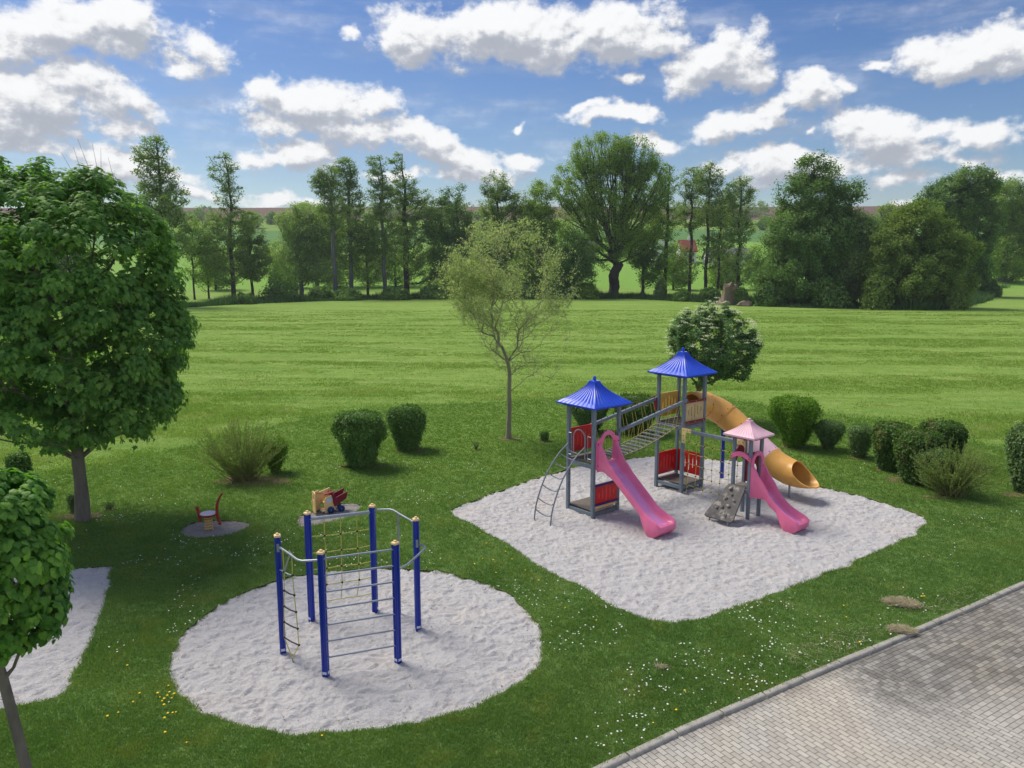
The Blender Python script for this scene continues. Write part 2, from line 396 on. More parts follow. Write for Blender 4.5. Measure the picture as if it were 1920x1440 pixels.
L_dark = leafmat('dark_crown_leaves', (0.092, 0.178, 0.058), (0.304, 0.434, 0.114), .3, .6, tscale=.12, spec=.1)
L_mid = leafmat('fresh_crown_leaves', (0.139, 0.251, 0.047), (0.463, 0.572, 0.118), .35, .6, tscale=.15, spec=.1)
L_grey = leafmat('grey_willow_leaves', (0.196, 0.293, 0.125), (0.471, 0.548, 0.232), .35, .6, tscale=.12, spec=.1)
L_olive = leafmat('olive_hawthorn_leaves', (0.121, 0.204, 0.050), (0.373, 0.446, 0.108), .3, .6, tscale=.15, spec=.1)
L_yell = leafmat('yellow_green_leaves', (.16, .25, .045), (.38, .50, .11), .35, .6, tscale=.15, spec=.1)
L_flower = leafmat('cream_blossom', (.72, .73, .60), (.88, .88, .78), .2, .7, tscale=2, spec=.1)
L_grass = leafmat('lawn_blades', (0.099, 0.190, 0.051), (0.253, 0.357, 0.109), .35, .6, tint=(.24, .28, .075), tscale=.5, spec=.12, far=(20, 38, (.11, .20, .035), (.21, .32, .065)))  # far colours brighten the distant lawn as grazing light would
L_meadow = leafmat('meadow_blades', (.19, .30, .06), (.35, .44, .12), .3, .7, tint=(.44, .43, .20), tscale=.22, spec=.08)  # mown hay tone, raised further to paint in sunlight on the meadow
L_rough = leafmat('long_grass_blades', (.10, .20, .045), (.24, .37, .09), .35, .6, tscale=.3, spec=.1)

# ------------------------------------------------------------------ terrain
def hz(x, y):
    """height of the land"""
    yy = y+x*.03
    z = np.interp(yy, [0, 178, 200, 260, 350, 450, 560, 640, 700, 740, 900, 1400], [0, 0, 1.0, 6.0, 13, 21.5, 32, 41, 53.5, 58.5, 56, 40])
    return z+np.where(yy > 300, (fbm(x/160, y/160, 2, 5)-.5)*4, 0)
def ground_material():
    m_ = bpy.data.materials.new('meadow_turf'); m_.use_nodes = True; t = NT(m_.node_tree); t.n.clear()
    out = t.add('ShaderNodeOutputMaterial'); b = t.add('ShaderNodeBsdfPrincipled'); t.l.new(b.outputs[0], out.inputs[0])
    co = t.add('ShaderNodeNewGeometry').outputs['Position']
    wob = t.noise(co, .03, 2, .5).outputs['Color']
    p = t.v('ADD', co, t.v('SCALE', t.v('SUBTRACT', wob, (.5, .5, .5)), scale=4.0))
    rot = t.add('ShaderNodeMapping'); t.l.new(p, rot.inputs[0]); rot.inputs['Rotation'].default_value = (0, 0, R(9))
    st = t.v('MULTIPLY', rot.outputs[0], (.06, .40, 1.0))
    s1 = t.noise(st, 1.0, 6, .62).outputs['Fac']
    st2 = t.v('MULTIPLY', rot.outputs[0], (.10, 1.7, 1.0)); s2 = t.noise(st2, 1.0, 4, .6).outputs['Fac']
    big = t.noise(co, .05, 4, .55).outputs['Fac']; fine = t.noise(co, 3.0, 6, .7).outputs['Fac']
    f = t.m('ADD', t.m('MULTIPLY', s1, .24), t.m('ADD', t.m('MULTIPLY', s2, .16), t.m('ADD', t.m('MULTIPLY', fine, .26), t.m('MULTIPLY', t.noise(t.v('MULTIPLY', co, (.5, 1.3, 1)), .8, 6, .65).outputs['Fac'], .34))))
    c = t.ramp(f, [(.40, (.13, .23, .042)), (.47, (.19, .31, .058)), (.54, (.25, .37, .08)), (.62, (.40, .42, .18))])  # pale mown greens, also lightened in place of sun beyond the cloud shade
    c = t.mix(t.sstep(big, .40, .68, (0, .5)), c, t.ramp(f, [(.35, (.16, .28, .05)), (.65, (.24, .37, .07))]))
    xs, ys, zs = t.sep(co)
    # fields on the slope behind the trees: pasture, young crop, ploughed land on the crest
    yy = t.m('ADD', ys, t.m('ADD', t.m('MULTIPLY', xs, .03), t.m('MULTIPLY', t.noise(co, .006, 2, .5).outputs['Fac'], 60)))
    crop = t.ramp(fine, [(.3, (.15, .31, .05)), (.7, (.25, .42, .08))])  # slope green brightened in its colour to stand for full sun
    c = t.mix(t.sstep(t.m('ADD', ys, t.m('MULTIPLY', t.m('SUBTRACT', big, .5), 12)), 28, 50, (.55, 0)), c, t.ramp(fine, [(.3, (.11, .22, .04)), (.7, (.20, .33, .06))]))
    c2 = t.mix(t.sstep(ys, 185, 200), c, crop)
    c2 = t.mix(t.sstep(yy, 430, 434), c2, t.ramp(fine, [(.3, (.085, .19, .05)), (.7, (.13, .26, .075))]))
    c2 = t.mix(t.sstep(yy, 560, 563), c2, t.ramp(fine, [(.3, (.16, .27, .05)), (.7, (.22, .33, .07))]))
    c2 = t.mix(t.sstep(yy, 672, 675), c2, t.ramp(t.noise(co, .25, 5, .7).outputs['Fac'], [(.3, (.13, .085, .065)), (.7, (.20, .135, .105))]))
    t.l.new(c2, b.inputs['Base Color']); b.inputs['Roughness'].default_value = .95; b.inputs['Specular IOR Level'].default_value = .1
    bn = t.add('ShaderNodeBump'); bn.inputs['Strength'].default_value = .9; bn.inputs['Distance'].default_value = .18
    t.l.new(t.m('ADD', t.noise(co, 4.0, 6, .7).outputs['Fac'], t.m('MULTIPLY', s2, .15)), bn.inputs['Height']); t.l.new(bn.outputs[0], b.inputs['Normal'])
    return m_
M_ground = ground_material()
xs = np.concatenate([np.linspace(-1300, -420, 12), np.linspace(-400, 400, 81), np.linspace(420, 1300, 12)])
ys = np.concatenate([np.linspace(-200, 150, 36), np.linspace(160, 300, 29), np.linspace(310, 900, 60), np.linspace(930, 1600, 12)])
GX, GY = np.meshgrid(xs, ys); GZ = hz(GX, GY); nx = len(xs); ny = len(ys)
ii = (np.arange(ny-1)[:, None]*nx+np.arange(nx-1)[None]).ravel()
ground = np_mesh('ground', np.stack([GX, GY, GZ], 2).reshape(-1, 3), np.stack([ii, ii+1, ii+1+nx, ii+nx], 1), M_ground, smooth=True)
tag(ground, kind='structure')

# outlines on the ground, surveyed
def poly_g(pts, z=0): return [g(a, b, z)[:2] for a, b in pts]
def smooth_poly(P_, n=6, closed=True, jit=0.0, seed=0):
    out = []; m_ = len(P_)
    for i in range(m_):
        a, b, c, d = [Vector((*P_[(i+k-1) % m_], 0)) for k in range(4)]
        for k in range(n):
            t = k/n
            v = .5*((2*b)+(c-a)*t+(2*a-5*b+4*c-d)*t*t+(3*b-a-3*c+d)*t**3)
            out.append((v.x, v.y))
    if jit:
        o = np.array(out); nn = len(o)
        dx = (fbm(o[:, 0]*1.7+seed, o[:, 1]*1.7, 4, seed)-.47)*jit; dy = (fbm(o[:, 0]*1.7-seed*3, o[:, 1]*1.7+9, 4, seed+3)-.47)*jit
        out = [(a+b, c+d) for a, b, c, d in zip(o[:, 0], dx, o[:, 1], dy)]
    return out
SAND_BIG = smooth_poly(poly_g([(843, 962), (895, 940), (960, 915), (1065, 882), (1130, 868), (1224, 859), (1314, 863), (1400, 868), (1460, 885), (1519, 909), (1590, 927), (1671, 950), (1715, 965), (1738, 980), (1725, 996), (1680, 1022), (1590, 1062), (1520, 1092), (1440, 1122), (1360, 1150), (1300, 1168), (1255, 1173), (1205, 1165), (1170, 1150), (1130, 1130), (1080, 1099), (1000, 1060), (940, 1018), (885, 986)]), 12, jit=.26, seed=1)
SAND_ROUND = smooth_poly(poly_g([(318, 1262), (325, 1228), (348, 1188), (402, 1143), (470, 1110), (535, 1088), (610, 1076), (690, 1069), (770, 1070), (850, 1080), (920, 1102), (970, 1132), (1005, 1172), (1018, 1216), (1000, 1260), (950, 1297), (870, 1336), (770, 1366), (680, 1379), (580, 1383), (500, 1378), (430, 1362), (370, 1335), (332, 1300)]), 12, jit=.24, seed=2)
SAND_LEFT = smooth_poly(poly_g([(-260, 1120), (-100, 1085), (0, 1078), (110, 1072), (185, 1067), (212, 1067), (207, 1100), (192, 1150), (176, 1192), (158, 1230), (143, 1270), (128, 1300), (95, 1318), (45, 1328), (0, 1336), (-120, 1352), (-300, 1350), (-400, 1240)]), 12, jit=.24, seed=3)
SAND_A = smooth_poly(poly_g([(338, 1000), (350, 988), (378, 981), (420, 979), (455, 981), (470, 988), (455, 998), (425, 1008), (385, 1012), (350, 1010)]), 5, jit=.15, seed=4)
SAND_B = smooth_poly(poly_g([(556, 985), (560, 972), (585, 962), (620, 952), (650, 947), (674, 950), (672, 960), (650, 972), (615, 983), (585, 990), (565, 992)]), 5, jit=.15, seed=5)
HOLES = [SAND_BIG, SAND_ROUND, SAND_LEFT, SAND_A, SAND_B]
KERB = [(-4.2, 6.6), (-1.2, 8.75)]+[g(a, b)[:2] for a, b in [(1125, 1440), (1271, 1370), (1442, 1298), (1514, 1266), (1647, 1212), (1826, 1135), (1920, 1093)]]+[(16.5, 19.75), (25.0, 24.6), (40, 33)]
# edge between the mown lawn and the meadow
MEAD = [g(a, b)[:2] for a, b in [(-700, 1010), (-300, 960), (0, 912), (160, 880), (320, 848), (450, 818), (554, 792), (680, 772), (815, 762), (940, 756), (1051, 747), (1200, 744), (1330, 747), (1400, 757), (1535, 778), (1630, 789), (1720, 799), (1806, 830), (1888, 846), (2050, 868), (2300, 900), (2700, 935)]]
LAWN = KERB+[(44, 31), ]+MEAD[::-1]+[(-24, 12), (-16, 4)]
LZ = .06
def ear_with_holes(name, outer, holes, z, mat_, wall_mat=None):
    loops = [[Vector((a, b, 0)) for a, b in q] for q in [outer]+holes]
    tris = geometry.tessellate_polygon(loops)
    V = [(v.x, v.y, z) for q in loops for v in q]
    return V, [tuple(t) for t in tris]
def lawn_material():
    m_ = bpy.data.materials.new('lawn_turf'); m_.use_nodes = True; t = NT(m_.node_tree); t.n.clear()
    out = t.add('ShaderNodeOutputMaterial'); b = t.add('ShaderNodeBsdfPrincipled'); t.l.new(b.outputs[0], out.inputs[0])
    co = t.add('ShaderNodeNewGeometry').outputs['Position']
    f = t.noise(co, 9, 8, .7).outputs['Fac']; big = t.noise(co, .45, 4, .6).outputs['Fac']
    c = t.ramp(f, [(.3, (.08, .13, .04)), (.5, (.115, .20, .055)), (.7, (.17, .27, .075))])
    c = t.mix(t.sstep(big, .56, .72, (0, .55)), c, (.19, .21, .07))
    ly = t.sep(co)[1]; c = t.mix(t.sstep(t.m('ADD', ly, t.m('MULTIPLY', big, 6)), 19, 36, (0, .8)), c, (.16, .26, .05))  # turf colour lightens with distance, painting in the grazing light
    t.l.new(c, b.inputs['Base Color']); b.inputs['Roughness'].default_value = .95; b.inputs['Specular IOR Level'].default_value = .1
    bn = t.add('ShaderNodeBump'); bn.inputs['Strength'].default_value = .8; bn.inputs['Distance'].default_value = .04
    t.l.new(t.noise(co, 14, 6, .7).outputs['Fac'], bn.inputs['Height']); t.l.new(bn.outputs[0], b.inputs['Normal'])
    return m_
V, F_ = ear_with_holes('lawn', LAWN, HOLES, LZ, None)
lawn = np_mesh('lawn', np.array(V), np.array(F_), lawn_material()); tag(lawn, kind='structure')
if lawn.data.polygons[0].normal.z < 0: lawn.data.flip_normals()
for i, q in enumerate(HOLES):   # the cut turf edge round each sand bed
    n = len(q); q2 = np.array(q)
    V = np.concatenate([np.column_stack([q2, np.full(n, LZ)]), np.column_stack([q2, np.full(n, -.02)])])
    a = np.arange(n); bq = (a+1) % n
    tag(np_mesh('soil_edge', V, np.stack([a, bq, bq+n, a+n], 1), M_soil), kind='structure')

def sand_material(name, ca, cb, cc):
    m_ = bpy.data.materials.new(name); m_.use_nodes = True; t = NT(m_.node_tree); t.n.clear()
    out = t.add('ShaderNodeOutputMaterial'); b = t.add('ShaderNodeBsdfPrincipled'); t.l.new(b.outputs[0], out.inputs[0])
    co = t.add('ShaderNodeNewGeometry').outputs['Position']
    f = t.noise(co, 90, 3, .8).outputs['Fac']; big = t.noise(co, .6, 5, .6).outputs['Fac']
    vo = t.add('ShaderNodeTexVoronoi'); t.l.new(co, vo.inputs[0]); vo.inputs['Scale'].default_value = 110
    c = t.ramp(f, [(.3, ca), (.5, cb), (.68, cc)])
    c = t.mix(t.m('MULTIPLY', t.sep(vo.outputs['Color'])[0], .45), c, tuple(x*.55 for x in cb))
    c = t.mix(t.sstep(big, .5, .7, (0, .35)), c, tuple(a*b_ for a, b_ in zip(cb, (1.02, .93, .82))))
    t.l.new(c, b.inputs['Base Color']); b.inputs['Roughness'].default_value = .95; b.inputs['Specular IOR Level'].default_value = .15
    bn = t.add('ShaderNodeBump'); bn.inputs['Strength'].default_value = 1.0; bn.inputs['Distance'].default_value = .03
    t.l.new(t.m('ADD', t.noise(co, 45, 5, .75).outputs['Fac'], t.m('MULTIPLY', t.noise(co, 9, 4, .6).outputs['Fac'], 2.0)), bn.inputs['Height']); t.l.new(bn.outputs[0], b.inputs['Normal'])
    return m_
M_sand = sand_material('pale_gravel_sand', (.36, .345, .34), (.63, .617, .628), (.82, .802, .815))
M_sand2 = sand_material('grey_gravel_sand', (.20, .185, .18), (.34, .32, .31), (.46, .44, .43))
def sand(name, poly, step, m_, amp=1.0, pits=()):
    step *= .75; q = np.array(poly); x0, y0 = q.min(0)-.15; x1, y1 = q.max(0)+.15
    X, Y = np.meshgrid(np.arange(x0, x1, step), np.arange(y0, y1, step)); ny, nx = X.shape
    # trodden, raked surface: small overlapping hollows with sharp crests
    u, v = X*4.2+fbm(X*2.3, Y*2.3, 3, 9)*3.0, Y*6.8+fbm(X*2.1+5, Y*2.1, 3, 11)*3.4
    r1 = 1-np.abs(vnoise(u, v, 21)*2-1); r2 = 1-np.abs(vnoise(u*2.1+3, v*1.9, 31)*2-1)
    Z = .03+amp*(.062*(r1**2-.4)+.034*(r2**1.5-.5)+.012*(fbm(X*9, Y*9, 2, 40)-.47)+.03*(fbm(X*.6, Y*.6, 2, 50)-.45))
    for (cx, cy, rr, dd) in pits: Z = Z-dd*np.exp(-((X-cx)**2+(Y-cy)**2)/rr**2)
    Z = np.maximum(Z, .006)
    keep = in_poly(X.ravel(), Y.ravel(), poly) | (dist_poly(X.ravel(), Y.ravel(), poly) < .12)
    Z = np.minimum(Z, .10)
    edge = ~in_poly(X.ravel(), Y.ravel(), poly); Zr = Z.ravel(); Zr = np.where(edge, np.minimum(Zr, .03), Zr)
    i0 = (np.arange(ny-1)[:, None]*nx+np.arange(nx-1)[None]).ravel()
    F_ = np.stack([i0, i0+1, i0+1+nx, i0+nx], 1); F_ = F_[keep[F_].all(1)]
    used = np.unique(F_); remap = np.zeros(nx*ny, int); remap[used] = np.arange(len(used))
    o = np_mesh(name, np.column_stack([X.ravel(), Y.ravel(), Zr])[used], remap[F_], m_, smooth=True)
    return tag(o, kind='structure')

# pavement and kerb
kd = Vector((KERB[8][0]-KERB[2][0], KERB[8][1]-KERB[2][1], 0)).normalized(); kang = math.atan2(kd.y, kd.x)
ZL0, ZL1 = Vector(g(1604, 1242)), Vector(g(1920, 1366))
def paving_material():
    m_ = bpy.data.materials.new('concrete_block_paving'); m_.use_nodes = True; t = NT(m_.node_tree); t.n.clear()
    out = t.add('ShaderNodeOutputMaterial'); b = t.add('ShaderNodeBsdfPrincipled'); t.l.new(b.outputs[0], out.inputs[0])
    co = t.add('ShaderNodeTexCoord').outputs['Object']      # object is turned so that +X runs along the kerb
    def bricks(rot):
        mp = t.add('ShaderNodeMapping'); t.l.new(co, mp.inputs[0]); mp.inputs['Rotation'].default_value = (0, 0, rot)
        br = t.add('ShaderNodeTexBrick'); t.l.new(mp.outputs[0], br.inputs[0])
        br.offset = .5; br.inputs['Scale'].default_value = 1.0; br.inputs['Mortar Size'].default_value = .0065; br.inputs['Mortar Smooth'].default_value = .3
        br.inputs['Brick Width'].default_value = .2; br.inputs['Row Height'].default_value = .1; br.inputs['Bias'].default_value = 0
        br.inputs['Color1'].default_value = (*srgb(192, 188, 180), 1); br.inputs['Color2'].default_value = (*srgb(172, 168, 161), 1); br.inputs['Mortar'].default_value = (*srgb(112, 108, 102), 1)
        return br
    b1 = bricks(R(90)); b2 = bricks(0.0)
    zx = t.m('GREATER_THAN', t.sep(co)[0], ZLOC)
    c = t.mix(zx, b1.outputs[0], b2.outputs[0]); fac = t.m('ADD', t.m('MULTIPLY', b1.outputs[1], t.m('SUBTRACT', 1.0, zx)), t.m('MULTIPLY', b2.outputs[1], zx))
    # every stone weathers on its own: a cell colour, plus large soft stains of dark growth near the kerb
    snap = t.add('ShaderNodeVectorMath', operation='SNAP'); t.l.new(co, snap.inputs[0]); snap.inputs[1].default_value = (.2, .1, 1)
    wn = t.add('ShaderNodeTexWhiteNoise'); t.l.new(snap.outputs[0], wn.inputs[0])
    st = t.noise(co, .5, 3, .5).outputs['Fac']; sm = t.noise(co, 30, 4, .7).outputs['Fac']
    xs_, ys_, _ = t.sep(co)
    near = t.sstep(t.m('ADD', ys_, t.m('MULTIPLY', t.m('SUBTRACT', st, .5), 1.3)), -3.6, -.6)       # towards the kerb
    far_ = t.sstep(t.m('ADD', xs_, t.m('MULTIPLY', t.m('SUBTRACT', st, .5), 4)), ZLOC-1.8, ZLOC+1.6)
    edge = t.sstep(ys_, -.35, -.12)
    dk = t.m('ADD', t.m('MULTIPLY', t.m('MULTIPLY', near, far_), 1.6), t.m('MULTIPLY', edge, .45), clamp=True)
    dk = t.m('MULTIPLY', dk, t.m('ADD', .55, t.m('MULTIPLY', wn.outputs[0], .6)), clamp=True)
    c = t.mix(t.m('MULTIPLY', wn.outputs[0], .22), c, t.mix(1.0, c, (.72, .71, .70), 'MULTIPLY'))
    c = t.mix(dk, c, t.mix(.75, c, (.22, .22, .23), 'MULTIPLY'))
    c = t.mix(t.m('MULTIPLY', t.m('SUBTRACT', sm, .3), .35, clamp=True), c, (.12, .12, .12))
    c = t.mix(t.sstep(t.noise(co, .35, 3, .5).outputs['Fac'], .45, .7, (0, .4)), c, t.mix(1.0, c, (1.08, 1.0, .86), 'MULTIPLY'))
    t.l.new(c, b.inputs['Base Color']); b.inputs['Roughness'].default_value = .9; b.inputs['Specular IOR Level'].default_value = .2
    bn = t.add('ShaderNodeBump'); bn.inputs['Strength'].default_value = .8; bn.inputs['Distance'].default_value = .006
    t.l.new(t.m('ADD', t.m('MULTIPLY', fac, -1.0), t.m('MULTIPLY', sm, .3)), bn.inputs['Height']); t.l.new(bn.outputs[0], b.inputs['Normal'])
    return m_
K0 = Vector((*KERB[2], 0))
zl = ((ZL0+ZL1)/2-K0); ZLOC = zl.dot(kd)
M_pave = paving_material()
kn = Vector((kd.y, -kd.x, 0))         # away from the lawn
inv = lambda p: (Vector((*p, 0))-K0)
pv = []
for p in KERB: q = inv(p); pv.append((q.dot(kd), -q.dot(kn), .012))
far_pts = [(pv[-1][0], -40, .012), (pv[0][0]-5, -40, .012)]
pave = MB(); pave.add(pv[::-1]+far_pts[::-1], [tuple(range(len(pv)+2))])
po = pave.build('pavement', M_pave, smooth=False); po.location = K0; po.rotation_euler = (0, 0, kang); tag(po, kind='structure')
if po.data.polygons[0].normal.z < 0: po.data.flip_normals()
# kerb stones along the line, a metre each, rounded top edge towards the paving
def kerb():
    m_ = MB(); pts = [Vector((*p, 0)) for p in KERB]
    cum = [0]
    for a, b in zip(pts, pts[1:]): cum.append(cum[-1]+(b-a).length)
    def at(s_):
        for i in range(len(pts)-1):
            if s_ <= cum[i+1]: t = (s_-cum[i])/(cum[i+1]-cum[i]); return pts[i].lerp(pts[i+1], t)
        return pts[-1]
    s_ = 0; r_ = random.Random(4)
    while s_ < cum[-1]-1.1:
        a, b = at(s_+.007), at(s_+1.018); d = (b-a).normalized(); n = Vector((d.y, -d.x, 0)); dz = r_.uniform(-.004, .004)
        o = n*r_.uniform(-.006, .006)
        sec = [(.0, -.1), (.0, .066), (.008, .074), (.075, .074), (.105, .066), (.122, .045), (.13, .0), (.13, -.1)]
        rings = [[p+o+n*u+Vector((0, 0, v+dz)) for u, v in sec] for p in (a, b)]
        m_.loft(rings); s_ += 1.036
    o = m_.build('kerb', M_kerb, angle=40); tag(o, kind='structure')
kerb()

# ------------------------------------------------------------------ the sand beds
PX = lambda e, n: (2.38+e*math.cos(.69)-n*math.sin(.69), 21.82+e*math.sin(.69)+n*math.cos(.69))
sand('sand_bed_square', SAND_BIG, .055, M_sand, 1.0, [(*PX(.45, -2.3), .5, .03), (*PX(3.7, -4.6), .45, .03), (*PX(4.5, .4), .5, .04), (*PX(6.3, -3.6), .5, .03), (*PX(.3, -1.4), .5, .02)])
sand('sand_bed_round', SAND_ROUND, .045, M_sand, 1.0)
sand('sand_bed_left', SAND_LEFT, .055, M_sand, 1.0)
sand('sand_patch', SAND_A, .04, M_sand2, .7, [(-8.56, 20.82, .4, .02)])
sand('sand_patch', SAND_B, .04, M_sand2, .7)

# ------------------------------------------------------------------ the play structure with two big towers, one small tower
play = empty('playground_climbing_tower', (2.38, 21.82, 0), .69)
tag(play, 'large playground set with two blue roofed towers, rope bridge, pink slides and yellow tube slide', 'play structure')
def slot_panel(parent, a, b, z0, z1, m_, t=.035, name='panel', rib=None):
    """board between two ground points with five upright slots of different length"""
    a, b = Vector((*a, 0)), Vector((*b, 0)); d = (b-a); Lp = d.length; d.normalize(); n = Vector((d.y, -d.x, 0)); mb = MB(); ribs = []
    hh = z1-z0; W = .046; cs = [.16, .33, .5, .67, .84]; hs = [.26, .5, .72, .5, .26]; off = [-.06, .0, .0, .04, .08]
    edges = [0]
    def blk(u0, u1, v0, v1):
        mb.add([a+d*(u*Lp)+n*(s*t/2)+Vector((0, 0, v)) for s in (-1, 1) for u, v in ((u0, v0), (u1, v0), (u1, v1), (u0, v1))],
               [(0, 1, 2, 3), (7, 6, 5, 4), (0, 4, 5, 1), (1, 5, 6, 2), (2, 6, 7, 3), (3, 7, 4, 0)])
    x = 0
    for c, h, o in zip(cs, hs, off):
        u0, u1 = c-W/2/Lp, c+W/2/Lp
        blk(x, u0, z0, z1); m_c = z0+hh*(.5+o*.5); blk(u0, u1, z0, m_c-hh*h/2); blk(u0, u1, m_c+hh*h/2, z1); x = u1; ribs.append(((u0+u1)/2, m_c-hh*h/2, m_c+hh*h/2))
    blk(x, 1, z0, z1)
    o = mb.build(name, m_, parent, smooth=False)
    if rib:
        for (u, za, zb) in ribs: MB().beam(a+d*(u*Lp)+Vector((0, 0, za)), a+d*(u*Lp)+Vector((0, 0, zb)), W-.002, t*1.5, up=n, ch=.3).build('rib', rib, o)
    return o
def bolts(pts, n, r_, m_, parent):
    first = None
    for p in pts:
        p = Vector(p)+Vector(n)*.006
        if first is None: o = first = MB().sphere((0, 0, 0), r_, 6, 4).build('bolt', m_, parent)
        else: o = first.copy(); C.objects.link(o)
        o.parent = parent; o.location = p
def tower(e, n, s, top, decks, pw=.11):
    for (a, b) in ((0, 0), (s, 0), (0, s), (s, s)):
        MB().beam((e+a, n+b, -.05), (e+a, n+b, top), pw, pw, up=(1, 0, 0), ch=.14).build('post', M_post, play)
    for z in decks:
        mb = MB(); k = 6; ww = (s-pw-.004)/k
        for i in range(k):
            x = e+pw/2+ww*(i+.5)+.002
            mb.beam((x, n-pw/2+.01, z-.025), (x, n+s+pw/2-.01, z-.025), ww-.006, .045, ch=.15)
        mb.build('deck', M_deck, play)
        mb = MB()
        for q in (0, s):
            mb.beam((e+pw/2, n+q, z-.11), (e+s-pw/2, n+q, z-.11), .05, .12)
            mb.beam((e+q, n+pw/2, z-.11), (e+q, n+s-pw/2, z-.11), .05, .12)
        mb.build('deck_beam', M_post, play)
def roof(e, n, half, z0, h, fin, m_, under):
    """concave four sided roof with standing ribs, drip edge and a finial"""
    c = Vector((e, n, 0)); mb = MB(); prof = []
    K = 9
    for i in range(K+1):
        t = i/K; prof.append((half*(.15+.85*(1-t)**1.55), z0+h*t))
    prof = [(half, z0-.05), (half*1.005, z0-.0)]+prof[1:]
    N = 9     # points along each side, ribs raised
    rings = []
    for r_, z in prof:
        ring = []
        for (ax, ay), (bx, by) in (((-1, -1), (1, -1)), ((1, -1), (1, 1)), ((1, 1), (-1, 1)), ((-1, 1), (-1, -1))):
            for k in range(N*3):
                t = k/(N*3); x = ax+(bx-ax)*t; y = ay+(by-ay)*t
                up = .02*half/.8 if (k % 3 == 1 and z > z0+.02) else 0.0
                ring.append(c+Vector((x*r_, y*r_, z+up)))
        rings.append(ring)
    mb.loft(rings, caps=True)
    o = mb.build('roof', m_, play, angle=14)
    mb = MB(); top = z0+h
    mb.loft([[Vector((e+math.cos(R(45*k))*r_, n+math.sin(R(45*k))*r_, z)) for k in range(8)] for r_, z in ((.075*half/.8+.01, top-.01), (.05, top+.03), (.048, top+fin*.75), (.035, top+fin*.92), (.008, top+fin))])
    mb.build('finial', m_, o)
    mb = MB(); mb.box((e, n, z0-.07), (half*1.86, half*1.86, .04)); mb.build('roof_frame', under, o)
    return o
S = 1.05
tower(0, 0, S, 3.30, (1.66, .21)); tower(4.0, -.1, S, 3.86, (2.29, .31))
T3 = (3.35, -3.03, .55); tower(*T3, 2.47, (.97,), .095)
roof(.525, .525, .8, 3.37, .62, .16, M_blue_roof, M_black)
roof(4.525, .425, .8, 3.93, .64, .16, M_blue_roof, M_black)
roof(T3[0]+.275, T3[1]+.275, .52, 2.53, .38, .08, M_pale_pink, M_maroon)
# boards of the towers
slot_panel(play, (.06, 1.05), (.99, 1.05), 1.80, 2.55, M_red, rib=M_redrib)
slot_panel(play, (.07, -.03), (.98, -.03), .36, 1.02, M_red, rib=M_redrib)
for z in (.99, .40):
    MB().beam((.03, -.068, z), (1.02, -.068, z), .035, .055).build('panel_rail', M_bluerail, play)
MB().beam((.06, -.02, .315), (.99, -.02, .315), .04, .07).build('kick_board', M_wood, play)
slot_panel(play, (4.06, .95), (4.99, .95), .40, 1.16, M_red, rib=M_redrib); slot_panel(play, (5.05, .89), (5.05, -.04), .40, 1.16, M_red)
slot_panel(play, (4.06, .95), (4.99, .95), 2.40, 3.18, M_ypanel); slot_panel(play, (4.06, -.11), (4.99, -.11), 2.38, 3.02, M_beige)
for z in (3.03, 2.36):
    o = MB().beam((4.0, -.168, z), (5.05, -.168, z), .03, .07).build('panel_rail', M_maroon, play)
    bolts([(q, -.185, z) for q in (4.0, 4.12, 4.5, 4.93, 5.05)], (0, -1, 0), .012, M_cream, o)
# rope bridge
BR0, BR1 = Vector((1.12, .5, 1.62)), Vector((3.93, .44, 2.25))
rails = []
for (a, b, q) in (((1.05, -.075, 2.53), (4.0, -.175, 3.10), -1), ((1.05, 1.12, 2.50), (4.0, 1.02, 3.02), 1)):
    a, b = Vector(a), Vector(b); o = MB().beam(a-Vector((.05, 0, .01)), b+Vector((.05, 0, .01)), .085, .10).build('handrail', M_post, play)
    bolts([a.lerp(b, (k+.5)/11)+Vector((0, 0, .05)) for k in range(11)], (0, 0, 1), .018, M_black, o)
    rails.append((a, b, q))
MB().beam((3.72, 1.09, 3.00), (4.0, 1.09, 3.05), .03, .09).build('bracket', M_maroon, play)
MB().beam((3.93, 1.02, 2.62), (3.93, 1.02, 3.06), .03, .12, up=(0, 1, 0)).build('bracket', M_maroon, play)
MB().beam((1.11, 1.19, 2.53), (1.34, 1.19, 2.57), .03, .09).build('bracket', M_maroon, play)
NP = 13; planks = []
for k in range(NP):
    t = (k+.5)/NP; p = BR0.lerp(BR1, t); p.z -= .12*math.sin(math.pi*t)
    sl = .2236+.0*(t)
    mb = MB(); mb.beam(p-Vector((0, .43, 0)), p+Vector((0, .43, 0)), .125, .042, up=(.02, 0, 1), ch=.25)
    pl = mb.build('bridge_plank', M_plank, play); planks.append(p)
    bolts([p+Vector((0, y, .02)) for y in (-.37, .37)], (0, 0, 1), .024, M_black, pl)
for (a, b, q) in rails:
    edge = [p+Vector((0, q*.40, .03)) for p in planks]
    MB().tube([Vector((1.06, edge[0].y, 1.60))]+edge+[Vector((3.97, edge[-1].y, 2.27))], .008, 5).build('rope', M_rope, play)
    for k, p in enumerate(edge):
        top = a.lerp(b, min(max((p.x-1.05)/2.95, 0), 1)); o = 1 if k % 2 else -1
        mid = top.lerp(p, .55)+Vector((.03*o, -q*.03, -.0))
        MB().tube(spline([top+Vector((.05*o, -q*.02, -.04)), mid, p], 4), .0065, 5).build('rope', M_rope, play)
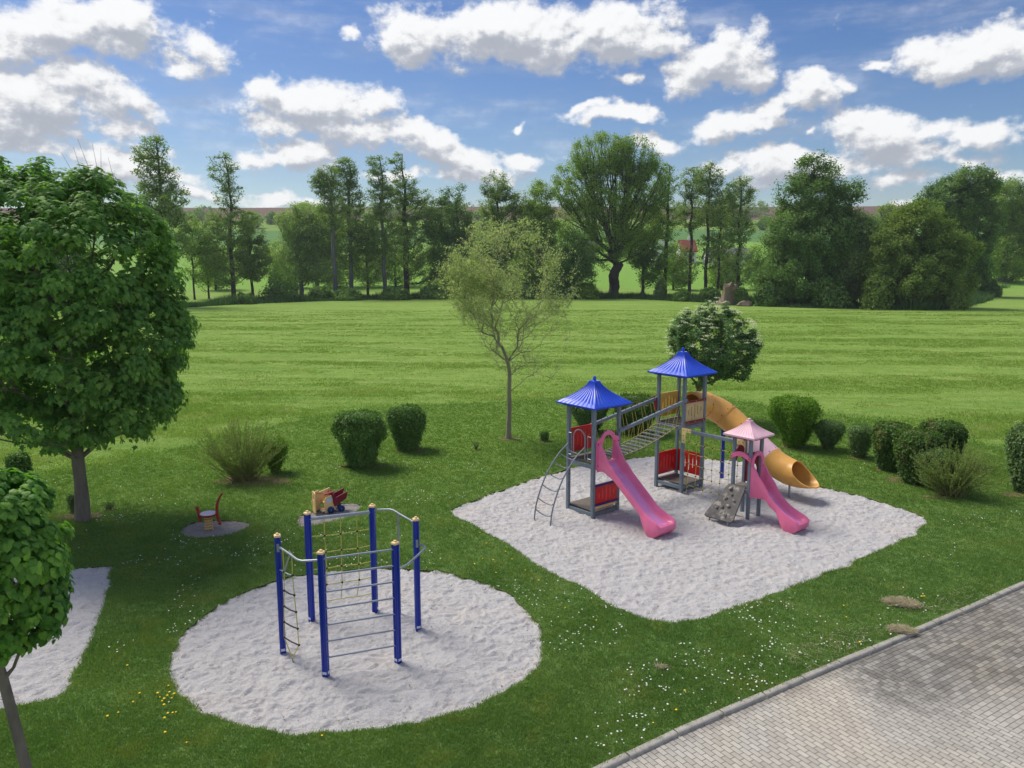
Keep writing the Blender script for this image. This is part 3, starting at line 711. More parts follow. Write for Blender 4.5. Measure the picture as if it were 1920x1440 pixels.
# slides
def slide(e0, n0, z0, w_, L_, z1, h0):
    st = [(0, z0), (.12, z0), (.26, z0-.04), (.46, z0-.21*(z0-z1)/1.35-.02)]
    m0 = L_-.62; m1 = L_-.34
    zz = lambda s_: z0-.10-(z0-z1-.24)*((s_-.34)/(m0+.12-.34))
    st += [(s_, zz(s_)) for s_ in np.linspace(.62, m0, 7)]+[(m0+.14, z1+.14), (m1+.06, z1+.05), (L_-.12, z1), (L_, z1-.005)]
    sp = spline([(s_, 0, z) for s_, z in st], 4); rings = []
    for i, p in enumerate(sp):
        s_, z = p.x, p.z
        h = np.interp(s_, [0, .12, .28, .5, .75, L_-.4, L_-.1, L_], [h0, h0*.93, h0*.62, .27, .19, .165, .15, .10])
        zb = z-np.interp(s_, [0, .25, .5, L_-.75, L_], [.30, .22, .09, .07, .07])
        foot = np.interp(s_, [L_-.62, L_-.42, L_-.34, L_-.12, L_-.10, L_], [1, .25, 0, 0, .02, .3])
        if s_ > L_-.62: zb = zb*foot+.0*(1-foot)
        fl = np.interp(s_, [0, .3, L_-.5, L_-.3, L_], [0, 0, 0, .03, .04]); a = w_/2+fl
        sec = [(-a+.03, zb), (-a+.004, zb+.04), (-a, z+h-.03), (-a+.012, z+h), (-a+.04, z+h+.006), (-a+.062, z+h-.02), (-a+.09, z+.06), (-a+.125, z+.012), (-a+.17, z)]
        sec = sec+[(-x, y) for x, y in sec[::-1]]
        rings.append([Vector((e0+x, n0-s_, y)) for x, y in sec])
    # rounded lip
    last = [Vector((v.x*.985+e0*.015, v.y-.07, .5*(v.z-z1)*1.2+z1-.02)) for v in rings[-1]]; rings.append(last)
    o = MB().loft(rings).build('slide', M_pink, play, angle=50)
    bed = MB(); m_ = [r for r in rings[6:-1]]
    bed.loft([[Vector((e0-w_/2+.19, r[8].y, r[8].z+.003)), Vector((e0+w_/2-.19, r[8].y, r[8].z+.003)), Vector((e0+w_/2-.19, r[8].y, r[8].z-.01)), Vector((e0-w_/2+.19, r[8].y, r[8].z-.01))] for r in m_]).build('slide_bed', M_bed, o, angle=50)
    return o
slide(.44, -.06, 1.70, .72, 2.28, .34, .60)
slide(3.61, -3.08, 1.0, .58, 1.48, .30, .66)
def arch(o, u, z, outer, inner, m_, t=.045, name='arch_board'):
    return MB().ribbon(outer, inner, (o[0], o[1], 0), u, (0, 0, 1), t).build(name, m_, play, angle=40)
oc = [(.03, 1.48), (.03, 1.9), (.03, 2.30), (.06, 2.37), (.13, 2.40), (.17, 2.42)]+arc((.5, 2.30), .31, 157, 23, 10)+[(.83, 2.42), (.87, 2.40), (.94, 2.37), (.97, 2.30), (.97, 1.9), (.97, 1.48)]
ic = [(.19, 1.48), (.19, 1.9), (.26, 2.15), (.27, 2.22), (.28, 2.26), (.29, 2.29)]+arc((.5, 2.28), .20, 168, 12, 10)+[(.71, 2.29), (.72, 2.26), (.73, 2.22), (.74, 2.15), (.81, 1.9), (.81, 1.48)]
ab = arch((0, -.085), (1, 0, 0), 0, oc, ic, M_pink)
bolts([(x, -.11, z) for x in (.07, .93) for z in (1.6, 2.25)], (0, -1, 0), .018, M_black, ab)
q = T3
o1 = [(-.03, 1.62), (-.03, 1.82)]+arc((.275, 1.77), .30, 160, 20, 8)+[(.58, 1.82), (.58, 1.62)]
i1 = [(.08, 1.62), (.075, 1.76)]+arc((.275, 1.75), .205, 165, 15, 8)+[(.475, 1.76), (.47, 1.62)]
ab = arch((q[0], q[1]-.072), (1, 0, 0), 0, o1, i1, M_pink)
o2 = [(-.05, 1.90), (.0, 1.91)]+arc((.275, 1.60), .44, 130, 50, 8)+[(.55, 1.91), (.60, 1.90)]
i2 = [(-.05, 1.76), (.0, 1.77)]+arc((.275, 1.46), .44, 128, 52, 8)+[(.55, 1.77), (.60, 1.76)]
ab = arch((q[0]-.072, q[1]), (0, 1, 0), 0, o2, i2, M_pink)
bolts([(q[0]-.10, q[1]+y, z) for y in (-.02, .57) for z in (1.79, 1.87)], (-1, 0, 0), .014, M_black, ab)
o3 = [(.04, 1.0), (.04, 1.6)]+arc((.275, 1.70), .235, 165, 15, 8)+[(.51, 1.6), (.51, 1.0)]
i3 = [(.12, 1.0), (.12, 1.5)]+arc((.275, 1.55), .12, 165, 15, 8)+[(.43, 1.5), (.43, 1.0)]
arch((q[0]+q[2], q[1]), (0, 1, 0), 0, o3, i3, M_maroon, name='side_board')
arch((q[0], q[1]+q[2]), (1, 0, 0), 0, [(x, z+.2) for x, z in o3][1:-1], [(x, z+.2) for x, z in i3][1:-1], M_maroon, name='side_board')
# arched ladder and the hoop rail of the first tower
def lad(n): return spline([(-1.47, n, -.05), (-1.36, n, .55), (-1.02, n, 1.27), (-.55, n, 1.82), (-.12, n, 2.12)], 6)
LA, LB = lad(.25), lad(.95)
for Lr in (LA, LB): MB().tube(Lr, .022, 8).build('ladder_rail', M_dsteel, play)
for k in range(7):
    t = 4+k*3; a, b = LA[min(t, len(LA)-1)], LB[min(t, len(LB)-1)]; m_ = (a+b)/2
    MB().tube(spline([b, b.lerp(m_, .5)+Vector((.07, 0, -.10)), m_+Vector((.12, 0, -.14)), a.lerp(m_, .5)+Vector((.07, 0, -.10)), a], 4), .016, 6).build('rung', M_dsteel, play)
hoop = [(-.06, .30, 1.75), (-.06, .30, 2.35)]+[(-.06, .54+.24*math.cos(R(180-a)), 2.36+.24*math.sin(R(a))) for a in range(15, 180, 15)]+[(-.06, .78, 2.35), (-.06, .78, 1.75)]
MB().tube(hoop, .019, 8).build('hoop_rail', M_steel, play)
for (n0, n1) in ((.06, .20), (.88, .99)):
    MB().tube([(-.05, n1 if n1 < .5 else n0, 1.72), (-.05, n1 if n1 < .5 else n0, 2.48)], .014, 6).build('guard_bar', M_steel, play)
    for z in (1.78, 2.44): MB().tube([(-.05, n0, z), (-.05, n1, z)], .014, 6).build('guard_bar', M_steel, play)
# leaning climbing board
mb = MB(); bl, br_, tl_, tr_ = Vector((2.40, -2.18, .14)), Vector((2.46, -3.12, .14)), Vector((3.25, -2.42, 1.0)), Vector((3.27, -2.98, 1.0))
nrm = (br_-bl).cross(tl_-bl).normalized(); nrm = nrm if nrm.z > 0 else -nrm
def bil(u, v): return (bl.lerp(br_, u)).lerp(tl_.lerp(tr_, u), v)
ol = [(.08, 0), (.92, 0), (.98, .02), (1, .08), (1, .92), (.98, .98), (.92, 1), (.08, 1), (.02, .98), (0, .92), (0, .08), (.02, .02)]
mb.loft([[bil(u, v)-nrm*.03 for u, v in ol], [bil(u, v)+nrm*.03 for u, v in ol]])
board = mb.build('climbing_board', M_climb, play, smooth=False)
r_ = random.Random(5)
for (u, v, s_) in ((.30, .88, .07), (.52, .72, .05), (.35, .60, .07), (.75, .58, .05), (.40, .36, .07), (.63, .40, .06), (.25, .30, .05), (.66, .16, .065)):
    mb = MB(); p = bil(u, v)+nrm*.05; pts = []
    mb.sphere(p, s_, 7, 5, (1, .75, .7)); mb.V = [tuple(Vector(a)+Vector((r_.uniform(-1, 1), r_.uniform(-1, 1), r_.uniform(-1, 1)))*s_*.28) for a in mb.V]
    mb.build('climbing_hold', M_hold, board, angle=20)
for u in (.18, .82):
    p = bil(u, .04); MB().tube([p-nrm*.02, (p.x-.02, p.y, -.03)], .022, 6).build('board_foot', M_steel, board)
# net between second tower and small tower
NA, NB_ = Vector((4.0, -.16, 0)), Vector((3.9, -2.43, 0))
MB().beam((4.0, -.16, 2.12), (3.9, -2.44, 2.14), .08, .11).build('net_beam', M_post, play)
def corner_plate(p, d, out):
    p, d = Vector(p), Vector(d); mb = MB(); zv = Vector((0, 0, 1))
    mb.plate([(0, 0), (0, .07), (-.0, .07), (.34, .07), (.34, -.06), (.13, -.06), (.13, -.42), (-.02, -.42), (-.02, .07)][3:]+[(-.02, .07)], p, d, zv, .02)
    o = mb.build('corner_plate', M_cream, play, smooth=False)
    bolts([p+d*a+zv*b for a, b in ((.055, 0), (.2, .0), (.3, .0), (.055, -.17), (.055, -.34))], out, .017, M_black, o)
corner_plate((3.945, -.115, 2.14), (.0, -1, 0), (-1, 0, 0)); corner_plate((3.84, -2.50, 2.16), (0, 1, 0), (-1, 0, 0))
nv = 7; nh = 5; r_ = random.Random(2)
def nt(i, j):
    t = (i+.6)/(nv+.2); z = 1.78-.355*j-.03*math.sin(math.pi*t)+r_.uniform(-.01, .01)
    return NA.lerp(NB_, t)+Vector((r_.uniform(-.01, .01), 0, z))
grid = [[nt(i, j) for j in range(nh)] for i in range(nv)]
for i in range(nv):
    x = grid[i][0]; MB().tube([Vector((x.x, x.y, 2.08))]+grid[i]+[Vector((x.x-.03, x.y+r_.uniform(-.04, .04), .05))], .0075, 5).build('net_rope', M_rope, play)
for j in range(nh):
    z = 1.80-.355*j; MB().tube(spline([NA+Vector((0, 0, z))]+[grid[i][j] for i in range(nv)]+[NB_+Vector((0, 0, z))], 2), .0075, 5).build('net_rope', M_rope, play)
for i in range(nv):
    for j in range(nh): MB().sphere(grid[i][j], .024, 6, 4).build('net_knot', M_black, play)
# tube slide
TP = spline([(5.10, .42, 2.74), (5.55, .42, 2.72), (5.98, .33, 2.60), (6.27, .02, 2.38), (6.36, -.45, 2.06), (6.36, -1.0, 1.68), (6.36, -1.55, 1.30), (6.36, -2.1, .98), (6.36, -2.55, .84)], 6)
TR = .43; NS = 28
def frame(i):
    d = (TP[min(i+1, len(TP)-1)]-TP[max(i-1, 0)]).normalized(); s_ = d.cross(Vector((0, 0, 1))).normalized(); return d, s_, s_.cross(d)
def tring(i, r_, off=0.0):
    d, s_, u = frame(i); return [TP[i]+d*off+(s_*math.cos(a)+u*math.sin(a))*r_ for a in [2*math.pi*k/NS for k in range(NS)]]
def tube_seg(i0, i1, m_, name='tube_segment'):
    mb = MB(); idx = list(range(i0, i1+1)); out = []
    out.append(tring(i0, TR+.018, .004)); out.append(tring(i0, TR+.018, .03)); out.append(tring(i0, TR, .034))
    out += [tring(i, TR) for i in idx[1:-1]]
    out += [tring(i1, TR, -.034), tring(i1, TR+.018, -.03), tring(i1, TR+.018, -.004)]
    inn = [tring(i, TR-.025, .004 if i == i0 else (-.004 if i == i1 else 0)) for i in idx][::-1]
    mb.loft(out+inn, caps=False); k = NS; nr = len(out)+len(inn)
    mb.F += [((nr-1)*k+j, (nr-1)*k+(j+1) % k, (j+1) % k, j) for j in range(k)]
    o = mb.build(name, m_, play, angle=40)
    d, s_, u = frame(i1)
    bolts([TP[i1]-d*.06+(s_*math.cos(R(a))+u*math.sin(R(a)))*TR for a in range(10, 360, 40)], (0, 0, 0), .018, M_black, o); return o
n_ = len(TP)-1
tube_seg(0, 9, M_yellow); tube_seg(9, 20, M_yellow); tube_seg(20, 27, M_yellow); tube_seg(27, 39, M_pale_pink)
mb = MB(); i0 = 39; outs = []; inns = []
def endring(i, r_, t=0.0):
    d, s_, u = frame(i); ring = []; dd = Vector((0, -1, .0)) if i == n_ else d
    for k in range(NS):
        a = 2*math.pi*k/NS; low = (1-math.sin(a))/2; e_ = t*(.10+.98*low**1.5)
        rise = .10*(t**2)*low**2; wid = 1+.12*t*low
        p = TP[i]+(s_*math.cos(a)*wid+u*math.sin(a))*r_+Vector((0, -1, -.16))*e_+Vector((0, 0, rise+.17*(e_**2)*.9)); ring.append(p)
    return ring
idx = list(range(i0, n_+1))
outs = [tring(i0, TR+.018, .004), tring(i0, TR+.018, .03)]+[tring(i, TR) for i in idx[1:-1]]+[endring(n_, TR, t) for t in (0, .25, .5, .75, .95, 1.0)]
outs += [endring(n_, TR+.015, 1.02)]
inns = ([tring(i, TR-.03) for i in idx[:-1]]+[endring(n_, TR-.03, t) for t in (0, .25, .5, .75, .95, 1.0)])[::-1]
mb.loft(outs+inns, caps=False); nr = len(outs)+len(inns)
mb.F += [((nr-1)*NS+j, (nr-1)*NS+(j+1) % NS, (j+1) % NS, j) for j in range(NS)]
mth = mb.build('tube_mouth', M_yellow, play, angle=50)
# entrance collar of the tube
oc = [(.0, 2.34), (.0, 2.7)]+arc((.425, 2.74), .46, 180, 0, 14)+[(.85, 2.7), (.85, 2.34)]
ic = [(.12, 2.45), (.06, 2.7)]+arc((.425, 2.74), .37, 178, 2, 14)+[(.79, 2.7), (.73, 2.45)]
MB().ribbon(oc, ic, (5.10, -.02, 0), (0, 1, 0), (0, 0, 1), .05).build('tube_collar', M_yellow, play)
MB().beam((6.42, .04, -.05), (6.38, .04, 2.16), .11, .11, up=(1, 0, 0)).build('tube_support', M_bluepost, play)
MB().tube([(6.30, -2.6, -.05), (6.30, -2.6, .48)], .035, 8).build('tube_support', M_steel, play)

# ------------------------------------------------------------------ six-post climbing frame
HX, HY, HR_, HP, HH = -3.18, 14.35, 1.335, -2.783, 2.37
frame_ = empty('climbing_frame', (HX, HY, 0)); tag(frame_, 'climbing frame of six blue posts with steel bars and rope net on round sand', 'climbing frame')
HPTS = [Vector((HR_*math.cos(HP+k*math.pi/3), HR_*math.sin(HP+k*math.pi/3), 0)) for k in range(6)]
for p in HPTS:
    d = p.normalized(); s_ = Vector((-d.y, d.x, 0)); a = .056; gq = .012
    sec = []
    for k in range(4):     # square tube with a groove in each face
        u = [d, s_, -d, -s_][k]; v = [s_, -d, -s_, d][k]
        sec += [u*a-v*(a-.012), u*a-v*.016, u*(a-gq)-v*.010, u*(a-gq)+v*.010, u*a+v*.016, u*a+v*(a-.012)]
    po_ = MB().loft([[p+q_+Vector((0, 0, z)) for q_ in sec] for z in (-.05, HH)]).build('post', M_bluepost, frame_, angle=25)
    mb = MB(); c = p+Vector((0, 0, HH))
    rot = lambda r_, z: [c+(d*x+s_*y)*r_+Vector((0, 0, z)) for x, y in ((-1, -.8), (-.8, -1), (.8, -1), (1, -.8), (1, .8), (.8, 1), (-.8, 1), (-1, .8))]
    mb.loft([rot(.061, .0), rot(.063, .025), rot(.055, .04), rot(.026, .048), rot(.024, .07), rot(.015, .076)]); mb.build('post_cap', M_cap, po_, angle=25)
    for t in (d, -s_, s_): MB().plate([(-.04, 0), (.04, 0), (.04, .05), (-.04, .05)], p+t*.0585+Vector((0, 0, .08)), t.cross(Vector((0, 0, 1))), (0, 0, 1), .003).build('sticker', M_white, po_, smooth=False)
A_, B_, C_, D_, E_, F__ = HPTS
Z = lambda z: Vector((0, 0, z))
for k in range(7): MB().tube([B_+Z(2.27-.315*k), C_+Z(2.27-.315*k)], .019, 8).build('climbing_bar', M_steel, frame_)
MB().tube([F__+Z(2.26), E_+Z(2.26)], .036, 10).build('top_tube', M_steel, frame_)
def bent(p, q_, z0, z1, out, prof):
    o = ((p+q_)/2).normalized()*out
    pts = [p+Z(z0)]+[p.lerp(q_, f)+o*w_+Z(z0+(z1-z0)*f) for f, w_ in prof]+[q_+Z(z1)]
    MB().tube(pts, .021, 8).build('bent_tube', M_steel, frame_); return pts
bab = bent(A_, B_, 2.19, 2.25, .24, [(.08, .12), (.45, .6), (.70, .97), (.76, 1.0), (.82, .95), (.96, .25)])
bent(C_, D_, 1.87, 1.87, .24, [(.05, .25), (.20, .55), (.26, .62), (.80, 1.0), (.88, 1.0), (.96, .6)])
bde = bent(D_, E_, 2.30, 2.30, .27, [(.08, .12), (.45, .6), (.70, .97), (.76, 1.0), (.82, .95), (.96, .25)])
pp = (bde[2]+bde[3])/2
MB().tube([pp+Z(0), (pp.x, pp.y, -.05)], .02, 8).build('sliding_pole', M_steel, frame_)
for p, z in ((A_, 2.17), (D_, 1.9)):
    t = ((A_+B_) if p is A_ else (C_+D_)).normalized()
    dd = p.normalized(); s2 = Vector((-dd.y, dd.x, 0)); s2 = s2 if s2.y < 0 else -s2
    MB().box(p+s2*.06+Z(z), (.05, .02, .16)).build('bracket', M_steel, frame_)
# rope ladder under the bent tube
dirl = (B_-A_); dirl.z = 0; dirl.normalize(); mid_ = A_.lerp(B_, .35)+((A_+B_)/2).normalized()*.11
rl = lambda z, s_: Vector((mid_.x, mid_.y, 0))+dirl*s_+Z(z)
zs_ = [1.80, 1.42, 1.10, .78, .46]; wd = [.13, .16, .19, .215, .235]
for sg in (-1, 1):
    MB().tube([rl(2.22, sg*.14)]+[rl(z, sg*w2) for z, w2 in zip(zs_, wd)]+[rl(.12, 0)], .010, 6).build('ladder_rope', M_rope, frame_)
for k, (z, w2) in enumerate(zip(zs_, wd)):
    o = MB().tube([rl(z, -w2), rl(z-.015, 0), rl(z, w2)], .014, 6).build('ladder_rung', M_steel if k == 0 else M_rubber, frame_)
    for sg in (-1, 1): MB().sphere(rl(z, sg*w2), .026, 6, 4).build('rope_clamp', M_black, o)
MB().tube([rl(.12, 0), rl(.04, .02), rl(.025, .09)], .012, 6).build('ladder_rope', M_dsteel, frame_)
MB().tube([A_+Z(1.72), rl(1.80, -.13), rl(2.24, .10)], .015, 6).build('brace_tube', M_steel, frame_)
# net at the back
nvv = 3; rows = [1.88, 1.52, 1.16, .80, .44]; r_ = random.Random(8)
G = [[F__.lerp(E_, (i+1)/4)+Vector((r_.uniform(-.015, .015), r_.uniform(-.01, .01), z-.012+r_.uniform(-.01, .01))) for z in rows] for i in range(3)]
for i in range(3):
    MB().tube([F__.lerp(E_, (i+1)/4)+Z(2.24)]+G[i][:4]+[G[i][4]+Vector((-.05, 0, .02))], .010, 5).build('net_rope', M_rope, frame_)
for j, z in enumerate(rows):
    MB().tube(spline([F__+Z(z)]+[G[i][j] for i in range(3)]+[E_+Z(z+.01)], 3), .010, 5).build('net_rope', M_rope, frame_)
for i in range(3):
    for j in range(4): MB().sphere(G[i][j], .026, 6, 4).build('net_knot', M_black, frame_)

# ------------------------------------------------------------------ spring rocker
rk = empty('spring_rocker', (-8.56, 20.82, .0), R(4)); tag(rk, 'red spring rocker with round lilac seat on a tan coil spring', 'spring rocker')
coil = [(.105*math.cos(t), .105*math.sin(t), .01+.40*t/(2*math.pi*5.2)) for t in np.linspace(0, 2*math.pi*5.2, 84)]
MB().tube(coil, .017, 7).build('coil_spring', M_spring, rk)
disc = lambda r_, z: [(r_*math.cos(R(15*k)), r_*math.sin(R(15*k)), z) for k in range(24)]
st_ = MB().loft([disc(.14, .41), disc(.22, .44), disc(.235, .47), disc(.235, .485)]).build('seat_rim', M_redseat, rk)
MB().loft([disc(.215, .484), disc(.225, .50), disc(.215, .507)]).build('seat', M_lilac, rk)
def curved(pts, w0, th_, name):
    sp = spline(pts, 6); return MB().loft([[p+Vector((0, y*w0, 0))+o for y, o in ((-.5, Vector((-th_/2, 0, 0))), (.5, Vector((-th_/2, 0, 0))), (.5, Vector((th_/2, 0, 0))), (-.5, Vector((th_/2, 0, 0))))] for p in sp]).build(name, M_redseat, rk)
curved([(.31, 0, .16), (.27, 0, .33), (.245, 0, .5), (.26, 0, .72), (.32, 0, .90), (.43, 0, 1.08)], .10, .055, 'back_rest')
curved([(-.23, 0, .26), (-.24, 0, .42), (-.27, 0, .58), (-.31, 0, .70)], .10, .05, 'handle_board')
for (x, z) in ((.30, .90), (.30, .25)):
    MB().tube([(x-.0, -.10, z), (x, .10, z)], .012, 6).build('foot_peg', M_steel, rk)

# ------------------------------------------------------------------ spring truck
tk = empty('rocking_truck', (-5.55, 22.36, .03), R(28)); tag(tk, 'plywood dump truck rocker with dark red tipping bed and blue wheels in a sand patch', 'toy truck')
cab = [(-.44, .16), (-.40, .10), (-.34, .02), (-.24, .06), (-.22, .22), (-.06, .24), (-.06, .10), (.05, .10), (.10, .30), (.08, .46), (.12, .64), (.10, .70), (-.22, .60), (-.25, .66), (-.40, .60), (-.42, .5), (-.46, .30)]
for y in (.17,):
    MB().plate(cab, (0, y, 0), (1, 0, 0), (0, 0, 1), .03).build('side_board', M_wood, tk, smooth=False)
near_ = [(-.14, .02), (-.05, .02), (.14, .10), (.20, .30), (.14, .58), (-.10, .50), (-.15, .45), (-.16, .2)]
sb = MB().plate(near_, (0, -.17, 0), (1, 0, 0), (0, 0, 1), .03).build('side_board', M_wood, tk, smooth=False)
MB().plate([(-.10, .33), (.10, .38), (.07, .52), (-.10, .47)], (0, -.1875, 0), (1, 0, 0), (0, 0, 1), .006).build('window', M_white, sb, smooth=False)
# front board with a round view hole
oc = [(x*.17, .40+z) for x, z in ((-1, -.34), (-1, 0), (-1, .26), (0, .29), (1, .26), (1, 0), (1, -.34), (0, -.36), (-1, -.34))]
ic = [(.09*math.cos(R(225-45*k)), .50+.09*math.sin(R(225-45*k))) for k in range(9)]
MB().ribbon(oc, ic, (-.42, 0, 0), (0, 1, 0), (0, 0, 1), .03).build('front_board', M_wood, tk, smooth=False)
MB().box((-.04, 0, .34), (.26, .31, .03)).build('seat', M_wood, tk); MB().box((.0, 0, .14), (.5, .30, .04)).build('floor_board', M_wood, tk)
MB().beam((-.16, -.17, .60), (.16, -.17, .655), .10, .03).build('hood', M_maroon, tk)
bed = MB(); bed.plate([(.14, .20), (.50, .40), (.56, .62), (.20, .48), (.10, .62), (.06, .60)], (0, -.20, 0), (1, 0, 0), (0, 0, 1), .03)
bed.plate([(.14, .20), (.50, .40), (.56, .62), (.20, .48), (.10, .62), (.06, .60)], (0, .20, 0), (1, 0, 0), (0, 0, 1), .03)
bed.beam((.14, 0, .24), (.50, 0, .43), .37, .03, up=(0, 0, 1)); bed.beam((.12, 0, .28), (.06, 0, .62), .37, .03, up=(1, 0, 0)); bed.build('tipping_bed', M_maroon, tk)
for (x, y) in ((.02, -.225), (.34, -.225), (-.30, .215), (.34, .225)):
    wl = MB().loft([[(x+.105*r_*math.cos(R(18*k)), y+yy, .11+.105*r_*math.sin(R(18*k))) for k in range(20)] for r_, yy in ((.85, -.026), (1, -.016), (1, .016), (.85, .026))]).build('wheel', M_wheel, tk)
    MB().sphere((x, y-.03, .11), .018, 6, 4).build('hub_cap', M_steel, wl)
MB().tube([(-.36, .15, .60), (-.02, -.16, .60)], .013, 6).build('grab_bar', M_maroon, tk)
coil = [(.08*math.cos(t), .08*math.sin(t), -.02+.15*t/(2*math.pi*3)) for t in np.linspace(0, 2*math.pi*3, 40)]
MB().tube(coil, .014, 6).build('coil_spring', M_spring, tk)

# ------------------------------------------------------------------ foliage builders
def frames(nrm, r_):
    nrm = nrm/np.maximum(np.linalg.norm(nrm, axis=1, keepdims=True), 1e-6)
    a = r_.normal(size=nrm.shape); u = np.cross(nrm, a); u /= np.maximum(np.linalg.norm(u, axis=1, keepdims=True), 1e-6)
    return nrm, u, np.cross(nrm, u)
T_DIAMOND = (np.array([(0, -.5, 0), (.32, -.05, .07), (0, .55, 0), (-.32, -.05, .07)]), np.array([(0, 1, 2, 3)]))
T_OVAL = (np.array([(0, -.5, 0), (.36, -.25, .05), (.40, .15, .06), (0, .55, -.06), (-.40, .15, .06), (-.36, -.25, .05)]), np.array([(0, 1, 2, 3), (0, 3, 4, 5)]))
_ml = [(0, -.5), (.10, -.30), (.40, -.36), (.27, -.12), (.58, .06), (.26, .12), (.22, .22), (0, .62), (-.22, .22), (-.26, .12), (-.58, .06), (-.27, -.12), (-.40, -.36), (-.10, -.30)]
T_MAPLE = (np.array([(x, y, -.28*(x*x+y*y)) for x, y in _ml]+[(0, -.02, .05)]), np.array([(i, (i+1) % 14, 14) for i in range(14)]))
T_HEART = (np.array([(0, -.42, 0), (.30, -.48, -.02), (.50, -.1, -.08), (.30, .28, -.10), (0, .62, -.2), (-.30, .28, -.10), (-.50, -.1, -.08), (-.30, -.48, -.02), (0, 0, .04)]), np.array([(i, (i+1) % 8, 8) for i in range(8)]))
def leaves(name, P_, N_, S_, tpl, m_, parent, r_, along=None):
    """one leaf per point; along: preferred direction of the leaf tip (hanging leaves)"""
    tv, tf = tpl; n, u, v = frames(N_, r_)
    if along is not None:
        v = along-n*(along*n).sum(1, keepdims=True); v /= np.maximum(np.linalg.norm(v, axis=1, keepdims=True), 1e-6); u = np.cross(v, n)
    V = P_[:, None]+S_[:, None, None]*(u[:, None]*tv[None, :, 0:1]+v[:, None]*tv[None, :, 1:2]+n[:, None]*tv[None, :, 2:3])
    F = (np.arange(len(P_))*len(tv))[:, None, None]+tf[None]
    return np_mesh(name, V.reshape(-1, 3), F.reshape(-1, tf.shape[1]), m_, parent)
def tubes(name, P0, P1, R0, R1, m_, parent, k=5, smooth=True):
    """tapered limbs from arrays of segment ends"""
    d = P1-P0; L_ = np.linalg.norm(d, axis=1, keepdims=True); d = d/np.maximum(L_, 1e-6)
    ref = np.where(np.abs(d[:, 2:3]) < .9, np.array([[0, 0, 1.0]]), np.array([[1.0, 0, 0]]))
    u = np.cross(d, ref); u /= np.linalg.norm(u, axis=1, keepdims=True); v = np.cross(d, u)
    a = 2*np.pi*np.arange(k)/k; ca, sa = np.cos(a)[None, :, None], np.sin(a)[None, :, None]
    off = u[:, None]*ca+v[:, None]*sa
    A = P0[:, None]+off*R0[:, None, None]; B = P1[:, None]+off*R1[:, None, None]
    V = np.concatenate([A, B], 1).reshape(-1, 3); b = (np.arange(len(P0))*2*k)[:, None]
    j = np.arange(k); j2 = (j+1) % k
    F = np.stack([b+j, b+j2, b+k+j2, b+k+j], 2).reshape(-1, 4)
    return np_mesh(name, V, F, m_, parent, smooth=smooth)
def skeleton(trunk, pts, r_, r_tip=.015, pw=2.2, lift=.8, pl=.45, sub=1, wig=.12):
    """join every crown point to the nearest limb that lies lower (so limbs rise and fork); returns segments with pipe-model radii"""
    nodes = [np.array(p, float) for p in trunk]; par = [-1]+list(range(len(trunk)-1))
    start = np.array(trunk[-1]) if len(trunk) < 3 else None
    order = np.argsort(((pts-np.array(trunk[min(len(trunk)-1, 1)]))**2).sum(1)); A = np.zeros((len(nodes)+len(pts)*(sub+1)+5, 3)); A[:len(nodes)] = nodes; n = len(nodes)
    plen = np.zeros(len(A)); first_ok = 1 if len(trunk) > 2 else len(trunk)-1
    for i in range(1, n): plen[i] = plen[i-1]+np.linalg.norm(A[i]-A[i-1])*.25
    for oi in order:
        p = pts[oi]; d = p-A[:n]; dh = np.hypot(d[:, 0], d[:, 1]); dist = np.sqrt((d**2).sum(1))
        cost = dist+pl*plen[:n]+lift*np.maximum(0, dh*.45-d[:, 2])
        cost[:first_ok] += 50
        j = int(np.argmin(cost)); prev = j
        for s_ in range(1, sub+1):
            t = s_/(sub+1); q = A[j]+d[j]*t+r_.normal(size=3)*wig*dist[j]*.5; q[2] -= dist[j]*.06*math.sin(math.pi*t)
            A[n] = q; par.append(prev); plen[n] = plen[prev]+dist[j]/(sub+1); prev = n; n += 1
        A[n] = p; par.append(prev); plen[n] = plen[prev]+dist[j]/(sub+1); n += 1
    A = A[:n]; par = np.array(par); rad = np.zeros(n); kids = np.zeros(n, bool); kids[par[1:]] = True
    w_ = np.where(kids, 0.0, r_tip**pw)
    for i in range(n-1, 0, -1): w_[par[i]] += w_[i]
    rad = w_**(1/pw)
    return A, par, rad
def bark_trunk(name, pts, rads, m_, parent, k=12, seed=0, flare=1.35):
    r_ = random.Random(seed); mb = MB(); sp = spline(pts, 5); n = len(sp)
    rr = np.interp(np.linspace(0, 1, n), np.linspace(0, 1, len(rads)), rads); rings = []
    ph = [r_.uniform(0, 6) for _ in range(3)]
    for i, p in enumerate(sp):
        f = 1+(flare-1)*math.exp(-i/2.2)
        rings.append([p+Vector((math.cos(a), math.sin(a), 0))*rr[i]*f*(1+.05*math.sin(3*a+ph[0])+.04*math.sin(5*a+ph[1]+i*.3)+.03*math.sin(2*a+ph[2]+i)) for a in [2*math.pi*q/k for q in range(k)]])
    mb.loft(rings); return mb.build(name, m_, parent, angle=60)
def blob_points(blobs, n, r_, shell=.45):
    """points inside ellipsoids (x, y, z, rx, ry, rz, weight); shell>0 favours the outside"""
    wts = np.array([b[3]*b[4]*b[5]*(b[6] if len(b) > 6 else 1) for b in blobs]); wts = wts**.8; wts /= wts.sum()
    ch = r_.choice(len(blobs), n, p=wts); B = np.array([b[:6] for b in blobs])[ch]
    d = r_.normal(size=(n, 3)); d /= np.linalg.norm(d, axis=1, keepdims=True)
    rad = r_.random(n)**(1/3*(1-shell)); return B[:, :3]+d*rad[:, None]*B[:, 3:6], d

